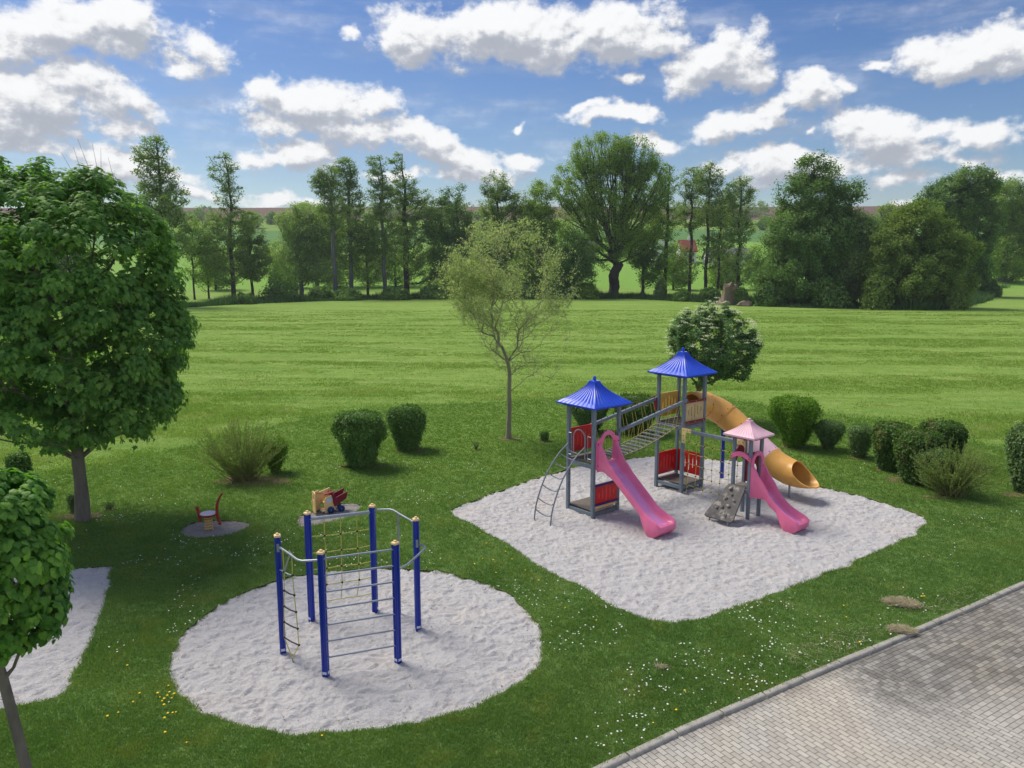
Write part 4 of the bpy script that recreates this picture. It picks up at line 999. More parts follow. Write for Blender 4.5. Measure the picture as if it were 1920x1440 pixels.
def make_tree(name, label, cat, base, blobs, H, trunk_r, bark, leaf, n_pts, n_leaf, lsize, tpl=T_DIAMOND, group=None, seed=0, trunk_top=.8, clump=.5, style='excurrent', shell=.35, sub=1, tip=.02, lift=.8, up=.5, gap=0.0, lean=(0, 0), leaf_z=.8, trunk_seg=9, bare=0.0, pl=.45):
    """base: ground point; blobs in metres relative to it"""
    r_ = np.random.default_rng(100+seed); z0 = base[2]
    root = empty(name, base, 0); tag(root, label, cat, group)
    pts, dirs = blob_points(blobs, n_pts, r_, shell); keep = pts[:, 2] > .3
    if gap: keep &= fbm(pts[:, 0]*1.1/clump*.4+seed, pts[:, 2]*1.1/clump*.4+pts[:, 1], 2, seed) > gap
    pts = pts[keep]
    zt = H*trunk_top; T = []
    wob = r_.normal(size=(trunk_seg+1, 2))*.012*H
    for i in range(trunk_seg+1):
        t = i/trunk_seg; T.append((lean[0]*t+wob[i, 0]*t*(1 if i else 0), lean[1]*t+wob[i, 1]*t, zt*t))
    A, par, rad = skeleton(T, pts, r_, r_tip=tip, lift=lift, sub=sub, pl=pl)
    nT = trunk_seg+1
    rmax = rad[0]; sc_ = trunk_r/max(rmax, 1e-6); taper = np.where(rad > tip*1.5, 1, 1)
    R_ = tip+(rad-tip)*(trunk_r-tip)/max(rmax-tip, 1e-6); R_ = np.maximum(R_, tip*.6)
    tr = bark_trunk('trunk', [Vector(p) for p in T], [R_[0]]+[max(R_[i], trunk_r*.12) for i in range(1, nT)], bark, root, seed=seed)
    i = np.arange(nT, len(A)); p = par[i]
    R0 = np.minimum(R_[p], R_[i]*1.5)
    tubes('branches', A[p], A[i], R0, R_[i], bark, root)
    # leaves gather round the ends of the twigs
    src = A[nT:] if bare == 0 else A[nT:][A[nT:, 2] > bare]
    c = r_.integers(0, len(src), n_leaf); bd = r_.normal(size=(n_leaf, 3)); bd /= np.linalg.norm(bd, axis=1, keepdims=True); P_ = src[c]+bd*np.array([1, 1, leaf_z])*clump*1.75*r_.random((n_leaf, 1))**.6
    cen = A[nT:].mean(0); N_ = (P_-cen)/np.maximum(np.linalg.norm(P_-cen, axis=1, keepdims=True), .1)*.7+r_.normal(size=(n_leaf, 3))*.55+np.array([0, 0, up])
    ok = P_[:, 2] > .15; P_, N_ = P_[ok], N_[ok]
    S_ = lsize*(.6+.8*r_.random(len(P_)))
    leaves('crown', P_, N_, S_, tpl, leaf, root, r_)
    return root

# ------------------------------------------------------------------ the line of trees behind the meadow
def at_px(px, py): return Vector(g(px, py))
def far_tree(name, label, px, py, top, blobs_px, trunk_w, bark, leaf, n_pts, n_leaf, lsize, **kw):
    """blobs given as seen: centre x, centre y, half width, half height; turned into solid ellipsoids at the tree's own distance"""
    b = at_px(px, py); D = b.y; d = D*math.cos(PITCH)+CAMH*math.sin(PITCH); s_ = d/FPX
    def zof(yp): a = PITCH+math.atan((yp-720)/FPX); return CAMH-D*math.tan(a)
    bl = []
    r_ = random.Random(int(px)); ald = kw.get('clump') == .55; n_leaf = int(n_leaf*(1.7 if ald else 2.5)); lsize *= .74; n_pts = int(n_pts*(1.25 if ald else 1.1))
    for (cx, cy, hw, hh, *wt) in blobs_px:
        rx = hw*s_; rz = (zof(cy-hh)-zof(cy+hh))/2; bl.append(((cx-px)*s_, r_.uniform(-.2, .2)*rx, zof(cy), rx, rx*.85, rz, *(wt or [1])))
    H = zof(top); b.z = 0
    return make_tree(name, label, 'tree', b, bl, H, trunk_w*s_, bark, leaf, n_pts, n_leaf, lsize, **kw)
GR = 'trees along the far edge of the meadow'
ALD = dict(leaf_z=.55, clump=.55, tip=.035, group=GR, lift=.3, shell=.1, trunk_top=.97)
FT = [
 ('alder_tree', 'tall thin alder rising behind the maple with an airy crown', 312, 574, 248, [(303, 285, 32, 38), (312, 330, 40, 40), (322, 375, 50, 40), (330, 440, 55, 50, .8)], 3.6, M_bark_dark, L_alder, 330, 11000, .42, ALD),
 ('young_tree', 'small light green tree just right of the maple crown', 365, 562, 400, [(372, 440, 36, 40), (380, 490, 34, 40, .6)], 1.7, M_bark_dark, L_mid, 200, 3600, .40, dict(clump=.6, tip=.03, group=GR, trunk_top=.85)),
 ('alder_tree', 'narrow alder with a straight dark trunk standing alone against the sky', 439, 562, 287, [(433, 318, 28, 32), (438, 365, 30, 30, .7), (440, 425, 50, 38), (430, 490, 52, 42, .8)], 4.0, M_bark_dark, L_alder, 330, 10500, .42, ALD),
 ('alder_tree', 'lower dark conical alder right of the lone alder', 474, 560, 392, [(478, 430, 26, 36), (482, 485, 40, 44)], 2.4, M_bark_dark, L_alder, 240, 9000, .42, ALD),
 ('willow_tree', 'broad grey green willow with leaning stems left of the slim alders', 566, 557, 378, [(570, 418, 44, 38), (600, 440, 48, 46), (565, 480, 50, 50), (612, 500, 40, 36)], 4.2, M_bark_grey, L_grey, 420, 19000, .42, dict(clump=.8, tip=.04, group=GR, trunk_top=.35)),
 ('alder_tree', 'slim alder with long bare grey trunk, left of a pair', 629, 560, 308, [(622, 345, 30, 34), (632, 400, 30, 34, .7), (610, 345, 22, 14, .6)], 3.6, M_bark_grey, L_alder, 260, 6500, .40, ALD),
 ('alder_tree', 'slim alder with long bare grey trunk, right of a pair', 660, 558, 290, [(655, 325, 24, 32), (664, 375, 28, 36, .8), (660, 450, 30, 50, .5)], 3.6, M_bark_grey, L_alder, 280, 8000, .40, ALD),
 ('alder_tree', 'slender alder with pale straight trunk and thin top', 722, 558, 286, [(712, 320, 22, 32), (720, 370, 28, 38, .8), (715, 440, 40, 50, .6)], 3.6, M_bark_grey, L_alder, 290, 9000, .40, ALD),
 ('alder_tree', 'pointed dark alder with long low limbs reaching right', 762, 556, 280, [(748, 312, 18, 26), (760, 355, 34, 32), (780, 385, 44, 34), (775, 450, 52, 50, .8), (795, 510, 40, 30, .6)], 5.0, M_bark_dark, L_alder, 400, 14500, .42, ALD),
 ('broad_tree', 'mid height tree behind the pale young tree with a twiggy top', 858, 556, 330, [(850, 365, 26, 30, .7), (845, 420, 50, 44), (860, 490, 58, 50)], 4.5, M_bark_dark, L_dark, 340, 17000, .45, dict(clump=.7, tip=.04, group=GR, trunk_top=.8)),
 ('broad_tree', 'open crowned tree with thin upright twigs above the pale young tree', 935, 558, 315, [(930, 350, 32, 32, .6), (940, 385, 44, 36), (930, 450, 55, 44), (915, 510, 50, 34)], 4.6, M_bark_dark, L_alder, 380, 16000, .42, dict(clump=.6, tip=.035, group=GR, trunk_top=.75)),
 ('broad_tree', 'fresh green rounded tree tucked against the biggest tree', 1010, 558, 336, [(1010, 375, 32, 36), (1000, 430, 46, 44), (1015, 495, 46, 46)], 4.4, M_bark_dark, L_mid, 320, 16000, .45, dict(clump=.75, tip=.04, group=GR, trunk_top=.7)),
 ('broad_tree', 'biggest tree of the row with a wide bowl shaped crown and grey trunk', 1150, 556, 248, [(1122, 292, 56, 40), (1080, 345, 46, 48), (1182, 300, 46, 44), (1140, 350, 64, 60, .4), (1206, 350, 42, 50), (1080, 420, 42, 44, .8), (1196, 420, 48, 46, .8), (1132, 450, 56, 40, .4)], 9.5, M_bark_dark, L_mid, 1100, 38000, .42, dict(clump=.65, tip=.04, group=GR, trunk_top=.26, shell=.7, lift=1.6, sub=1, pl=.9)),
 ('slender_tree', 'slender tree at the right shoulder of the biggest tree', 1246, 552, 302, [(1235, 345, 30, 40), (1240, 410, 36, 44, .8), (1232, 480, 36, 50, .5)], 3.4, M_bark_dark, L_mid, 300, 9000, .42, ALD),
 ('slender_tree', 'thin open tree, left of three slim trunks before the houses', 1292, 555, 306, [(1290, 345, 26, 36), (1292, 400, 28, 36, .7), (1285, 500, 26, 40, .4)], 2.8, M_bark_dark, L_alder, 250, 6200, .40, ALD),
 ('slender_tree', 'thin open tree, middle of three slim trunks before the houses', 1322, 560, 303, [(1320, 338, 28, 34), (1326, 392, 32, 36, .7), (1330, 470, 28, 40, .4)], 3.0, M_bark_dark, L_alder, 250, 6800, .40, ALD),
 ('slender_tree', 'greyer slim tree, right of three slim trunks before the houses', 1382, 560, 326, [(1380, 362, 30, 36), (1376, 420, 36, 38, .8), (1382, 500, 30, 40, .7)], 3.0, M_bark_dark, L_grey, 270, 8500, .42, ALD),
 ('dense_tree', 'tall dense dark tree leafed down to the ground', 1512, 572, 278, [(1515, 318, 40, 38, .7), (1490, 372, 60, 44), (1570, 375, 36, 40), (1510, 440, 88, 62), (1500, 520, 92, 50)], 6, M_bark_dark, L_dark, 620, 50000, .45, dict(clump=.8, tip=.05, group=GR, trunk_top=.9, shell=.3, lift=.3)),
 ('dense_tree', 'bluish willow between the two dark masses', 1600, 574, 398, [(1598, 440, 34, 40), (1600, 500, 44, 60)], 4, M_bark_dark, L_grey, 260, 16000, .42, dict(clump=.8, tip=.04, group=GR, trunk_top=.7)),
 ('hawthorn_tree', 'wide olive hawthorn with spiky upright shoots on its top', 1712, 577, 372, [(1715, 420, 50, 44), (1665, 470, 50, 50), (1760, 470, 56, 54), (1700, 520, 90, 50), (1790, 530, 30, 34)], 6, M_bark_dark, L_olive, 620, 46000, .42, dict(clump=.65, tip=.04, group=GR, trunk_top=.6, shell=.45)),
 ('dense_tree', 'high dark rounded tree behind the olive hawthorn', 1815, 556, 300, [(1800, 345, 46, 34), (1765, 380, 56, 44), (1812, 420, 50, 60), (1815, 490, 42, 50)], 7, M_bark_dark, L_dark, 520, 34000, .5, dict(clump=.8, tip=.05, group=GR, trunk_top=.9, shell=.35, lift=.3)),
 ('broad_tree', 'sunny yellow green tree at the right end of the row', 1878, 543, 338, [(1868, 375, 46, 42), (1912, 415, 52, 54), (1880, 480, 54, 50)], 7, M_bark_grey, L_yell, 400, 20000, .6, dict(clump=1.2, tip=.05, group=GR, trunk_top=.6)),
 ('broad_tree', 'pale yellow tree peeping between the two dark masses', 1662, 545, 372, [(1662, 405, 22, 26, .8), (1650, 450, 34, 34)], 5, M_bark_grey, L_yell, 200, 5000, .6, dict(clump=1.0, tip=.05, group=GR, trunk_top=.7)),
 ('broad_tree', 'low dark tree beneath and behind the maple at the left edge', 60, 575, 420, [(30, 470, 60, 50), (120, 480, 60, 50)], 5, M_bark_dark, L_dark, 260, 12000, .5, dict(clump=.9, tip=.05, group=GR, trunk_top=.7)),
 ('slender_tree', 'thin bent sapling left of the willow, by the round bush', 392, 560, 430, [(400, 470, 26, 36, .6), (385, 510, 22, 30, .5)], 1.6, M_bark_dark, L_mid, 120, 2200, .38, dict(clump=.5, tip=.03, group=GR, trunk_top=.9)),
 ('dense_tree', 'dark mass of lower tree filling in left of the biggest tree', 1075, 560, 430, [(1075, 480, 40, 44), (1085, 520, 34, 30)], 3.5, M_bark_dark, L_dark, 220, 9000, .42, dict(clump=.7, tip=.04, group=GR, trunk_top=.7)),
 ('dense_tree', 'low tree in shade under the biggest tree, right side', 1205, 553, 400, [(1195, 460, 34, 44), (1215, 500, 30, 36, .6)], 2.8, M_bark_dark, L_dark, 220, 6500, .42, dict(clump=.6, tip=.035, group=GR, trunk_top=.8)),
 ('alder_tree', 'short leafy alder filling the gap right of the slim pair', 690, 557, 400, [(690, 440, 30, 40), (690, 500, 34, 36, .6)], 2.2, M_bark_dark, L_alder, 200, 6500, .42, ALD),
 ('broad_tree', 'rounded tree behind the willow top', 595, 545, 376, [(585, 400, 34, 20), (600, 430, 60, 36)], 4, M_bark_dark, L_mid, 240, 9000, .5, dict(clump=.9, tip=.05, group=GR, trunk_top=.7)),
 ('slender_tree', 'leaning slim tree with forked trunk before the grey roof', 1345, 556, 350, [(1352, 390, 28, 36, .8), (1350, 450, 26, 36, .6)], 2.6, M_bark_dark, L_alder, 200, 5200, .40, ALD),
]
UN = dict(clump=.8, tip=.03, group=GR, trunk_top=.6, lift=.5)
for (px, py, top, hw, lf, lab) in ((405, 548, 455, 30, L_mid, 'low fresh green tree behind the bent sapling'), (528, 546, 448, 28, L_mid, 'low fresh green tree behind the round dark bush'), (632, 546, 452, 36, L_mid, 'low tree filling the space behind the slim pair'), (690, 545, 430, 32, L_grey, 'grey green low tree behind the short leafy alder'), (742, 545, 440, 34, L_mid, 'low tree between the slender and the pointed alder'), (818, 544, 420, 42, L_grey, 'grey green low tree right of the pointed alder'), (968, 545, 430, 40, L_mid, 'low fresh tree behind the right half of the pale crown'), (1048, 545, 440, 32, L_mid, 'low fresh tree just left of the big bowl crown'), (1262, 548, 452, 24, L_mid, 'low green tree in front of the white house'), (1352, 548, 470, 30, L_mid, 'low green tree before the long low building'), (1420, 548, 455, 30, L_mid, 'low green tree left of the tall dense tree'), (1640, 548, 450, 34, L_mid, 'low green tree in the gap beside the bluish willow')):
    FT.append(('low_tree', lab, px, py, top, [(px, top+(py-top)*.32, hw*.8, (py-top)*.30), (px+6, top+(py-top)*.62, hw*1.15, (py-top)*.30)], 2.0, M_bark_dark, lf, 170, 3600, .45, UN))
for i, (nm, lab, px, py, top, bl, tw, bk, lf, npt, nl, ls, kw) in enumerate(FT):
    far_tree(nm, lab, px, py, top, bl, tw, bk, lf, npt, nl, ls, seed=i+1, **kw)

# ------------------------------------------------------------------ bushes
def bush(name, label, px, py, w_, top, leaf, n_leaf=9000, lsize=.06, shape=(.55, 1.0), group=None, stems=14, seed=0, flat=.5, tpl=T_OVAL, flowers=0, bark=None, squash=1.0, lump=.26, cat='bush', dome=False):
    """clipped bush: narrow foot widening upwards; leaves in a thick shell over a dark twiggy inside"""
    b = at_px(px, py); b.z = LZ; d = b.y*math.cos(PITCH)+CAMH*math.sin(PITCH); s_ = d/FPX
    a = PITCH+math.atan((top-720)/FPX); H = CAMH-b.y*math.tan(a); H -= LZ+ .30*w_*s_*.16; W = w_/2*s_
    r_ = np.random.default_rng(500+seed); root = empty(name, b); tag(root, label, cat, group)
    n = n_leaf; th = r_.random(n)*2*np.pi; t = r_.random(n)**.8
    def prof(t): return np.interp(t, [0, .12, .45, .75, .92, 1.0], [shape[0]*.75, shape[0], shape[0]*.35+shape[1]*.62, shape[1], shape[1]*.88, shape[1]*(.35+flat*.5)])
    cap = r_.random(n) < .28
    rad = prof(t); t = np.where(cap, 1-.06*r_.random(n), t); rad = np.where(cap, np.sqrt(r_.random(n))*shape[1]*.95, rad)
    t = np.where(cap, t-(1-flat)*.25*(rad/shape[1])**2-.05*(rad/shape[1])**4, t)
    dep = 1-np.abs(r_.normal(size=n))*.10
    lum_ = 1+lump*2.2*(fbm(th*1.6+seed, t*3.2, 3, seed)-.47)+lump*1.4*(fbm(np.cos(th)*4+9, np.sin(th)*4+t*6, 3, seed+2)-.47)
    X = np.cos(th)*rad*W*dep*lum_; Y = np.sin(th)*rad*W*squash*dep*lum_; Zc = t*H*(1+.10*(fbm(X*3+seed, Y*3, 2, seed+5)-.5))
    out = np.stack([np.cos(th), np.sin(th), np.where(cap, 2.2, .25)], 1)
    if dome:
        rr_ = r_.random(n)**.35; ph_ = np.arccos(r_.random(n)*.96); lm = 1+.8*(fbm(th*1.3+seed, ph_*2.2, 3, seed)-.47)
        X = np.cos(th)*np.sin(ph_)*W*rr_*lm; Y = np.sin(th)*np.sin(ph_)*W*.8*rr_*lm; Zc = np.cos(ph_)*H*rr_*lm
    stray = (r_.random(n) < .12)[:, None]*(r_.normal(size=(n, 3))*.05+np.array([0, 0, .03]))
    P_ = np.stack([X, Y, Zc], 1)+r_.normal(size=(n, 3))*.035+stray
    N_ = out+r_.normal(size=(n, 3))*.6
    leaves('foliage', P_, N_, lsize*(.6+.8*r_.random(n)), tpl, leaf, root, r_)
    m_ = stems*5; P1 = P_[r_.integers(0, n, m_)]*np.array([.93, .93, .96]); foot = r_.normal(size=(m_, 3))*np.array([W*.16, W*.16*squash, 0]); foot[:, 2] = -.03
    mid = (foot*.55+P1*.45)+r_.normal(size=(m_, 3))*.03; mid[:, :2] = foot[:, :2]*.6+P1[:, :2]*.4
    rr = .008+.008*r_.random(m_)
    tubes('stems', np.concatenate([foot, mid]), np.concatenate([mid, P1]), np.concatenate([rr*1.4, rr]), np.concatenate([rr, rr*.4]), bark or M_bark_brown, root, 4)
    if flowers:
        q = r_.choice(np.where(P_[:, 2] > H*.35)[0], flowers); e = P_[q]*np.array([1.03, 1.03, 1.02])
        k = 14; Q = np.repeat(e, k, 0)+r_.normal(size=(flowers*k, 3))*np.array([.05, .05, .02])
        leaves('blossom', Q, np.tile([0, 0, 1.0], (len(Q), 1))+r_.normal(size=(len(Q), 3))*.3, np.full(len(Q), .04), T_DIAMOND, L_flower, root, r_)
    return root
def twig_shrub(name, label, px, py, w_, top, n_st, leaf, n_leaf, seed=0, lsize=.035, up=1.0, group=None):
    """many thin shoots fanning out of one foot, little leaves along them"""
    b = at_px(px, py); b.z = LZ; d = b.y*math.cos(PITCH)+CAMH*math.sin(PITCH); s_ = d/FPX
    a = PITCH+math.atan((top-720)/FPX); H = CAMH-b.y*math.tan(a)-LZ; W = w_/2*s_
    r_ = np.random.default_rng(900+seed); root = empty(name, b); tag(root, label, 'shrub', group)
    P0, P1, R0, R1, L_ = [], [], [], [], []
    for i in range(n_st):
        th = r_.random()*2*np.pi; sp = r_.random()**.7; Ln = H*(1.02+.12*sp)*(.6+.42*r_.random()); tilt = sp*math.atan2(W, H)*1.9
        d0 = np.array([math.cos(th)*math.sin(tilt), math.sin(th)*math.sin(tilt)*.8, math.cos(tilt)]); p = np.array([r_.normal()*W*.12, r_.normal()*W*.1, -.03]); rr = .011
        k = 6
        for s in range(k):
            d0 = d0+r_.normal(size=3)*.05+np.array([0, 0, .03*up]); d0 /= np.linalg.norm(d0); q = p+d0*Ln/k
            P0.append(p); P1.append(q); r1 = .011*(1-(s+1)/k)+.003; R0.append(rr); R1.append(r1); rr = r1
            if s > 0: L_.append((p, q))
            if s > 1 and r_.random() < .6:
                d1 = d0+r_.normal(size=3)*.35; d1 /= np.linalg.norm(d1); q2 = p+d1*Ln*.22; P0.append(p); P1.append(q2); R0.append(.004); R1.append(.002); L_.append((p, q2))
            p = q
    tubes('stems', np.array(P0), np.array(P1), np.array(R0), np.array(R1), M_shoot, root, 4)
    L_ = np.array(L_); n_leaf = int(n_leaf*1.7); q = r_.integers(0, len(L_), n_leaf); t = r_.random((n_leaf, 1)); P_ = L_[q, 0]*(1-t)+L_[q, 1]*t+r_.normal(size=(n_leaf, 3))*.016
    leaves('foliage', P_, r_.normal(size=(n_leaf, 3))+np.array([0, 0, .6]), lsize*(.6+.8*r_.random(n_leaf)), T_DIAMOND, leaf, root, r_); return root
GB = 'bushes on the lawn edge'
twig_shrub('willow_shrub', 'spreading thin stemmed willow shrub left of the clipped bushes', 458, 903, 150, 782, 170, L_willow, 15000, 1)
bush('leafy_shrub', 'small leafy yellow green shrub leaning on the thin stemmed willow shrub', 517, 888, 52, 822, L_bright, 5000, .05, (.3, 1.0), seed=2, lump=.2)
bush('clipped_bush', 'large dark clipped bush with flat top, the left of a pair', 677, 876, 98, 770, L_box, 22000, .055, (.62, 1.0), GB, seed=3, flat=.8)
bush('clipped_bush', 'dark clipped bush with glossy pale tipped top, right of a pair', 764, 845, 73, 760, L_box, 15000, .055, (.62, 1.0), GB, seed=4, flat=.6)
bush('bushy_shrub', 'dark shrub seen through the first blue roofed tower', 1105, 812, 76, 742, L_shrub, 12000, .06, (.45, 1.0), GB, seed=5, lump=.14)
bush('bushy_shrub', 'green shrub seen under the rope bridge handrails', 1192, 814, 92, 738, L_red, 14000, .06, (.5, 1.0), GB, seed=6, lump=.14)
bush('round_bush', 'bright yellow green rounded bush right of the tube slide', 1488, 840, 90, 742, L_bright, 20000, .055, (.42, 1.0), GB, seed=7, flat=.6, stems=30)
bush('small_bush', 'small dark bush, nearest to the bright round bush', 1553, 845, 56, 788, L_shrub, 6500, .05, (.28, 1.0), GB, seed=8, stems=24, lump=.16)
bush('small_bush', 'small dark brownish bush before the reddish topped hedge bushes', 1611, 860, 52, 796, L_shrub, 6500, .045, (.42, 1.0), GB, seed=9, flat=.8, stems=30)
bush('hedge_bush', 'reddish topped hedge bush, left of three', 1668, 884, 72, 792, L_red, 15000, .06, (.6, 1.0), GB, seed=10, flat=.8, lump=.14)
bush('hedge_bush', 'reddish topped hedge bush, rear right of three', 1762, 872, 80, 790, L_red, 15000, .06, (.7, 1.0), GB, seed=11, flat=.8, lump=.14)
bush('hedge_bush', 'reddish topped hedge bush, front one of three', 1716, 908, 84, 806, L_red, 19000, .06, (.6, 1.0), GB, seed=12, flat=.8, lump=.14)
twig_shrub('willow_shrub', 'spreading thin stemmed shrub in front of the hedge bushes', 1782, 932, 140, 826, 150, L_willow, 12000, 13)
bush('leafy_shrub', 'loose grey green shrub wedged before the hedge bushes', 1752, 920, 70, 838, L_shrub, 7000, .05, (.5, 1.0), GB, seed=14, lump=.2)
bush('flowering_bush', 'upright bush with pale blossom at the right edge', 1925, 925, 84, 795, L_shrub, 18000, .07, (.6, 1.0), GB, seed=15, flowers=26, lump=.16)
bush('columnar_shrub', 'narrow dark shrub under the maple crown at the left', 40, 915, 40, 850, L_box, 6000, .06, (.8, 1.0), seed=16)
bush('sapling_tuft', 'tiny dark sapling right of the maple trunk foot at the left side', 137, 962, 14, 930, L_shrub, 900, .04, (.6, 1.0), seed=17, cat='sapling')
bush('sapling_tuft', 'tiny dark tuft between the pale young tree and the towers', 1021, 829, 15, 810, L_box, 1200, .04, (.7, 1.0), seed=18, cat='sapling')
twig_shrub('sapling_tuft', 'tiny leafless stick tuft left of the pale young tree', 893, 846, 9, 826, 14, L_shrub, 160, 19)
twig_shrub('sapling_tuft', 'tiny stick tuft on the lawn right of the maple trunk', 206, 958, 16, 938, 16, L_shrub, 260, 20)

# ------------------------------------------------------------------ elder, pale young tree, maple, linden
b = at_px(1308, 792); b.z = LZ
s_ = (b.y*math.cos(PITCH)+1.18)/FPX
zc = lambda y, D: CAMH-D*math.tan(PITCH+math.atan((y-720)/FPX))
eb = [((1333-1308)*s_, 0, zc(648, b.y), 80*s_, 80*s_, 66*s_), ((1300-1308)*s_, 0, zc(640, b.y), 52*s_, 55*s_, 58*s_), ((1368-1308)*s_, 0, zc(670, b.y), 50*s_, 50*s_, 46*s_), ((1330-1308)*s_, 0, zc(590, b.y), 30*s_, 30*s_, 24*s_)]
elder = make_tree('elder_tree', 'round dark green elder tree with cream blossom heads behind the taller tower', 'tree', b, eb, 3.2, .11, M_bark_brown, L_elder, 420, 34000, .10, T_DIAMOND, seed=60, trunk_top=.45, clump=.13, shell=.7, tip=.012)
r_ = np.random.default_rng(61); fp, fd = blob_points(eb, 900, r_, 1.0)
ok = (fp[:, 2] > zc(690, b.y)) & (r_.random(900) < np.clip((fp[:, 2]-zc(700, b.y))/2.2, .05, 1)); fp = fp[ok]+fd[ok]*np.array([.10, .10, .13]); fp = fp[:320]
Q = np.repeat(fp, 26, 0)+r_.normal(size=(len(fp)*26, 3))*np.array([.065, .065, .018])
leaves('blossom', Q, np.tile([0, 0, 1.0], (len(Q), 1))+r_.normal(size=(len(Q), 3))*.3, np.full(len(Q), .055), T_DIAMOND, L_flower, elder, r_)

b = at_px(953, 825); b.z = LZ; s_ = (b.y*math.cos(PITCH)+1.18)/FPX; Z_ = lambda y: zc(y, b.y)
pb = [((945-953)*s_, 0, Z_(485), 98*s_, 95*s_, 68*s_), ((872-953)*s_, .2, Z_(545), 62*s_, 60*s_, 50*s_, 1.2), ((1020-953)*s_, 0, Z_(530), 58*s_, 60*s_, 64*s_, 1.1), ((942-953)*s_, 0, Z_(570), 122*s_, 95*s_, 50*s_, .9), ((1000-953)*s_, 0, Z_(650), 78*s_, 65*s_, 54*s_, .8), ((905-953)*s_, 0, Z_(655), 66*s_, 60*s_, 48*s_, .6)]
r_ = np.random.default_rng(70)
root = empty('young_tree', b); tag(root, 'young pale leaved tree with fine bare twigs standing alone in the lawn', 'tree')
pts, _ = blob_points(pb, 2300, r_, .45); pts = pts[pts[:, 2] > 1.6]; pts = pts[fbm(pts[:, 0]*1.1+3, pts[:, 2]*1.1+pts[:, 1]*.8, 3, 17) > .44]; pts += r_.normal(size=pts.shape)*.16
T = [(0, 0, 0), (.02, 0, .6), (.05, .02, 1.3), (.03, 0, 2.0), (.05, 0, 2.8), (-.02, 0, 3.3)]
fork = [np.array([(-.25, .05, 3.9), (-.55, .1, 4.7), (-.68, .1, 5.6), (-.75, .1, 6.4)]), np.array([(.22, -.05, 3.7), (.45, -.05, 4.5), (.62, 0, 5.4), (.60, .1, 6.3)])]
A, par, rad = skeleton(T, np.concatenate([*fork, pts]), r_, r_tip=.0045, lift=.9, sub=1, wig=.09, pw=2.1)
nT = len(T); rm = rad[0]; R_ = .0045+(rad-.0045)*(.115-.0045)/(rm-.0045)
bark_trunk('trunk', [Vector(p) for p in T], [.112, .10, .092, .086, .08, .072], M_bark_pale, root, seed=3)
i = np.arange(nT, len(A)); tubes('branches', A[par[i]], A[i], np.minimum(R_[par[i]], R_[i]*1.4+.004)*.72, R_[i]*.72, M_bark_pale, root)
# fine side twigs and small young leaves, denser in the upper crown
k = 5200; c = r_.integers(nT, len(A), k); tw = r_.normal(size=(k, 3))*.21+np.array([0, 0, .05]); tubes('twigs', A[c], A[c]+tw, np.full(k, .004), np.full(k, .002), M_twig, root, 3)
n = 27000; hi_ok = A[c][:, 2]+tw[:, 2]; pr_ = np.clip((hi_ok-4.2)/1.6, .05, 1)*(.6+.8*(fbm(A[c][:, 0]*1.3, A[c][:, 2]*1.3+A[c][:, 1], 2, 8))); pr_ /= pr_.sum(); q = r_.choice(k, n, p=pr_)
P_ = A[c][q]+tw[q]*r_.random((n, 1))*1.1+r_.normal(size=(n, 3))*.05
leaves('crown', P_, r_.normal(size=(n, 3))+np.array([0, 0, .4]), .068*(.5+.9*r_.random(n)), T_DIAMOND, L_pale, root, r_)

def clump_tree(name, label, base, shoots, T, trunk_r, bark, leaf, tpl, lsize, per, seed, jitter=.3, n_tip=.01, hang=.9, inner=0):
    """broadleaf tree seen close: every shoot carries a cap of overlapping, hanging leaves"""
    r_ = np.random.default_rng(seed); root = empty(name, base); tag(root, label, 'tree')
    S_ = np.array(shoots)             # x, y, z, radius
    A, par, rad = skeleton(T, S_[:, :3], r_, r_tip=n_tip, lift=.8, sub=1, wig=.1)
    nT = len(T); R_ = n_tip+(rad-n_tip)*(trunk_r*.8-n_tip)/max(rad[0]-n_tip, 1e-6)
    bark_trunk('trunk', [Vector(p) for p in T], list(np.linspace(trunk_r, trunk_r*.55, len(T))), bark, root, seed=seed, flare=1.25)
    i = np.arange(nT, len(A)); tubes('branches', A[par[i]], A[i], np.minimum(R_[par[i]], R_[i]*1.5+.01), R_[i], bark, root, 6)
    n = len(S_)*per; q = np.repeat(np.arange(len(S_)), per); d = r_.normal(size=(n, 3)); d[:, 2] = np.abs(d[:, 2])*1.0-.45; d /= np.linalg.norm(d, axis=1, keepdims=True)
    rr = S_[q, 3]*(.55+.5*r_.random(n)); P_ = S_[q, :3]+d*rr[:, None]*np.array([1, 1, 1.0])
    cen = S_[:, :3].mean(0); outw = S_[q, :3]-cen; outw /= np.maximum(np.linalg.norm(outw, axis=1, keepdims=True), .1)
    N_ = d*.8+outw*.5+np.array([0, 0, .55])+r_.normal(size=(n, 3))*.22
    al = d*np.array([1, 1, .3])+outw*.4+np.array([0, 0, -hang])+r_.normal(size=(n, 3))*.25
    leaves('crown', P_, N_, lsize*(.65+.6*r_.random(n)), tpl, leaf, root, r_, along=al)
    return root
b = at_px(157, 978); b.z = LZ; s_ = (b.y*math.cos(PITCH)+1.18)/FPX; Z_ = lambda y: zc(y, b.y)
r_ = np.random.default_rng(80)
mbl = [(140, 500, 205, 150), (150, 640, 212, 140), (60, 415, 115, 85), (220, 420, 100, 80), (140, 740, 190, 100), (-20, 600, 130, 200), (230, 760, 110, 70), (300, 640, 62, 90)]
mb3 = [((cx-157)*s_, 0, Z_(cy), hw*s_, min(hw*s_, 3.2)*1.0, (Z_(cy-hh)-Z_(cy+hh))/2) for cx, cy, hw, hh in mbl]
pts, _ = blob_points(mb3, 950, r_, .82); pts = pts[(pts[:, 1] < 2.4) & (pts[:, 2] > Z_(865)+.25)]
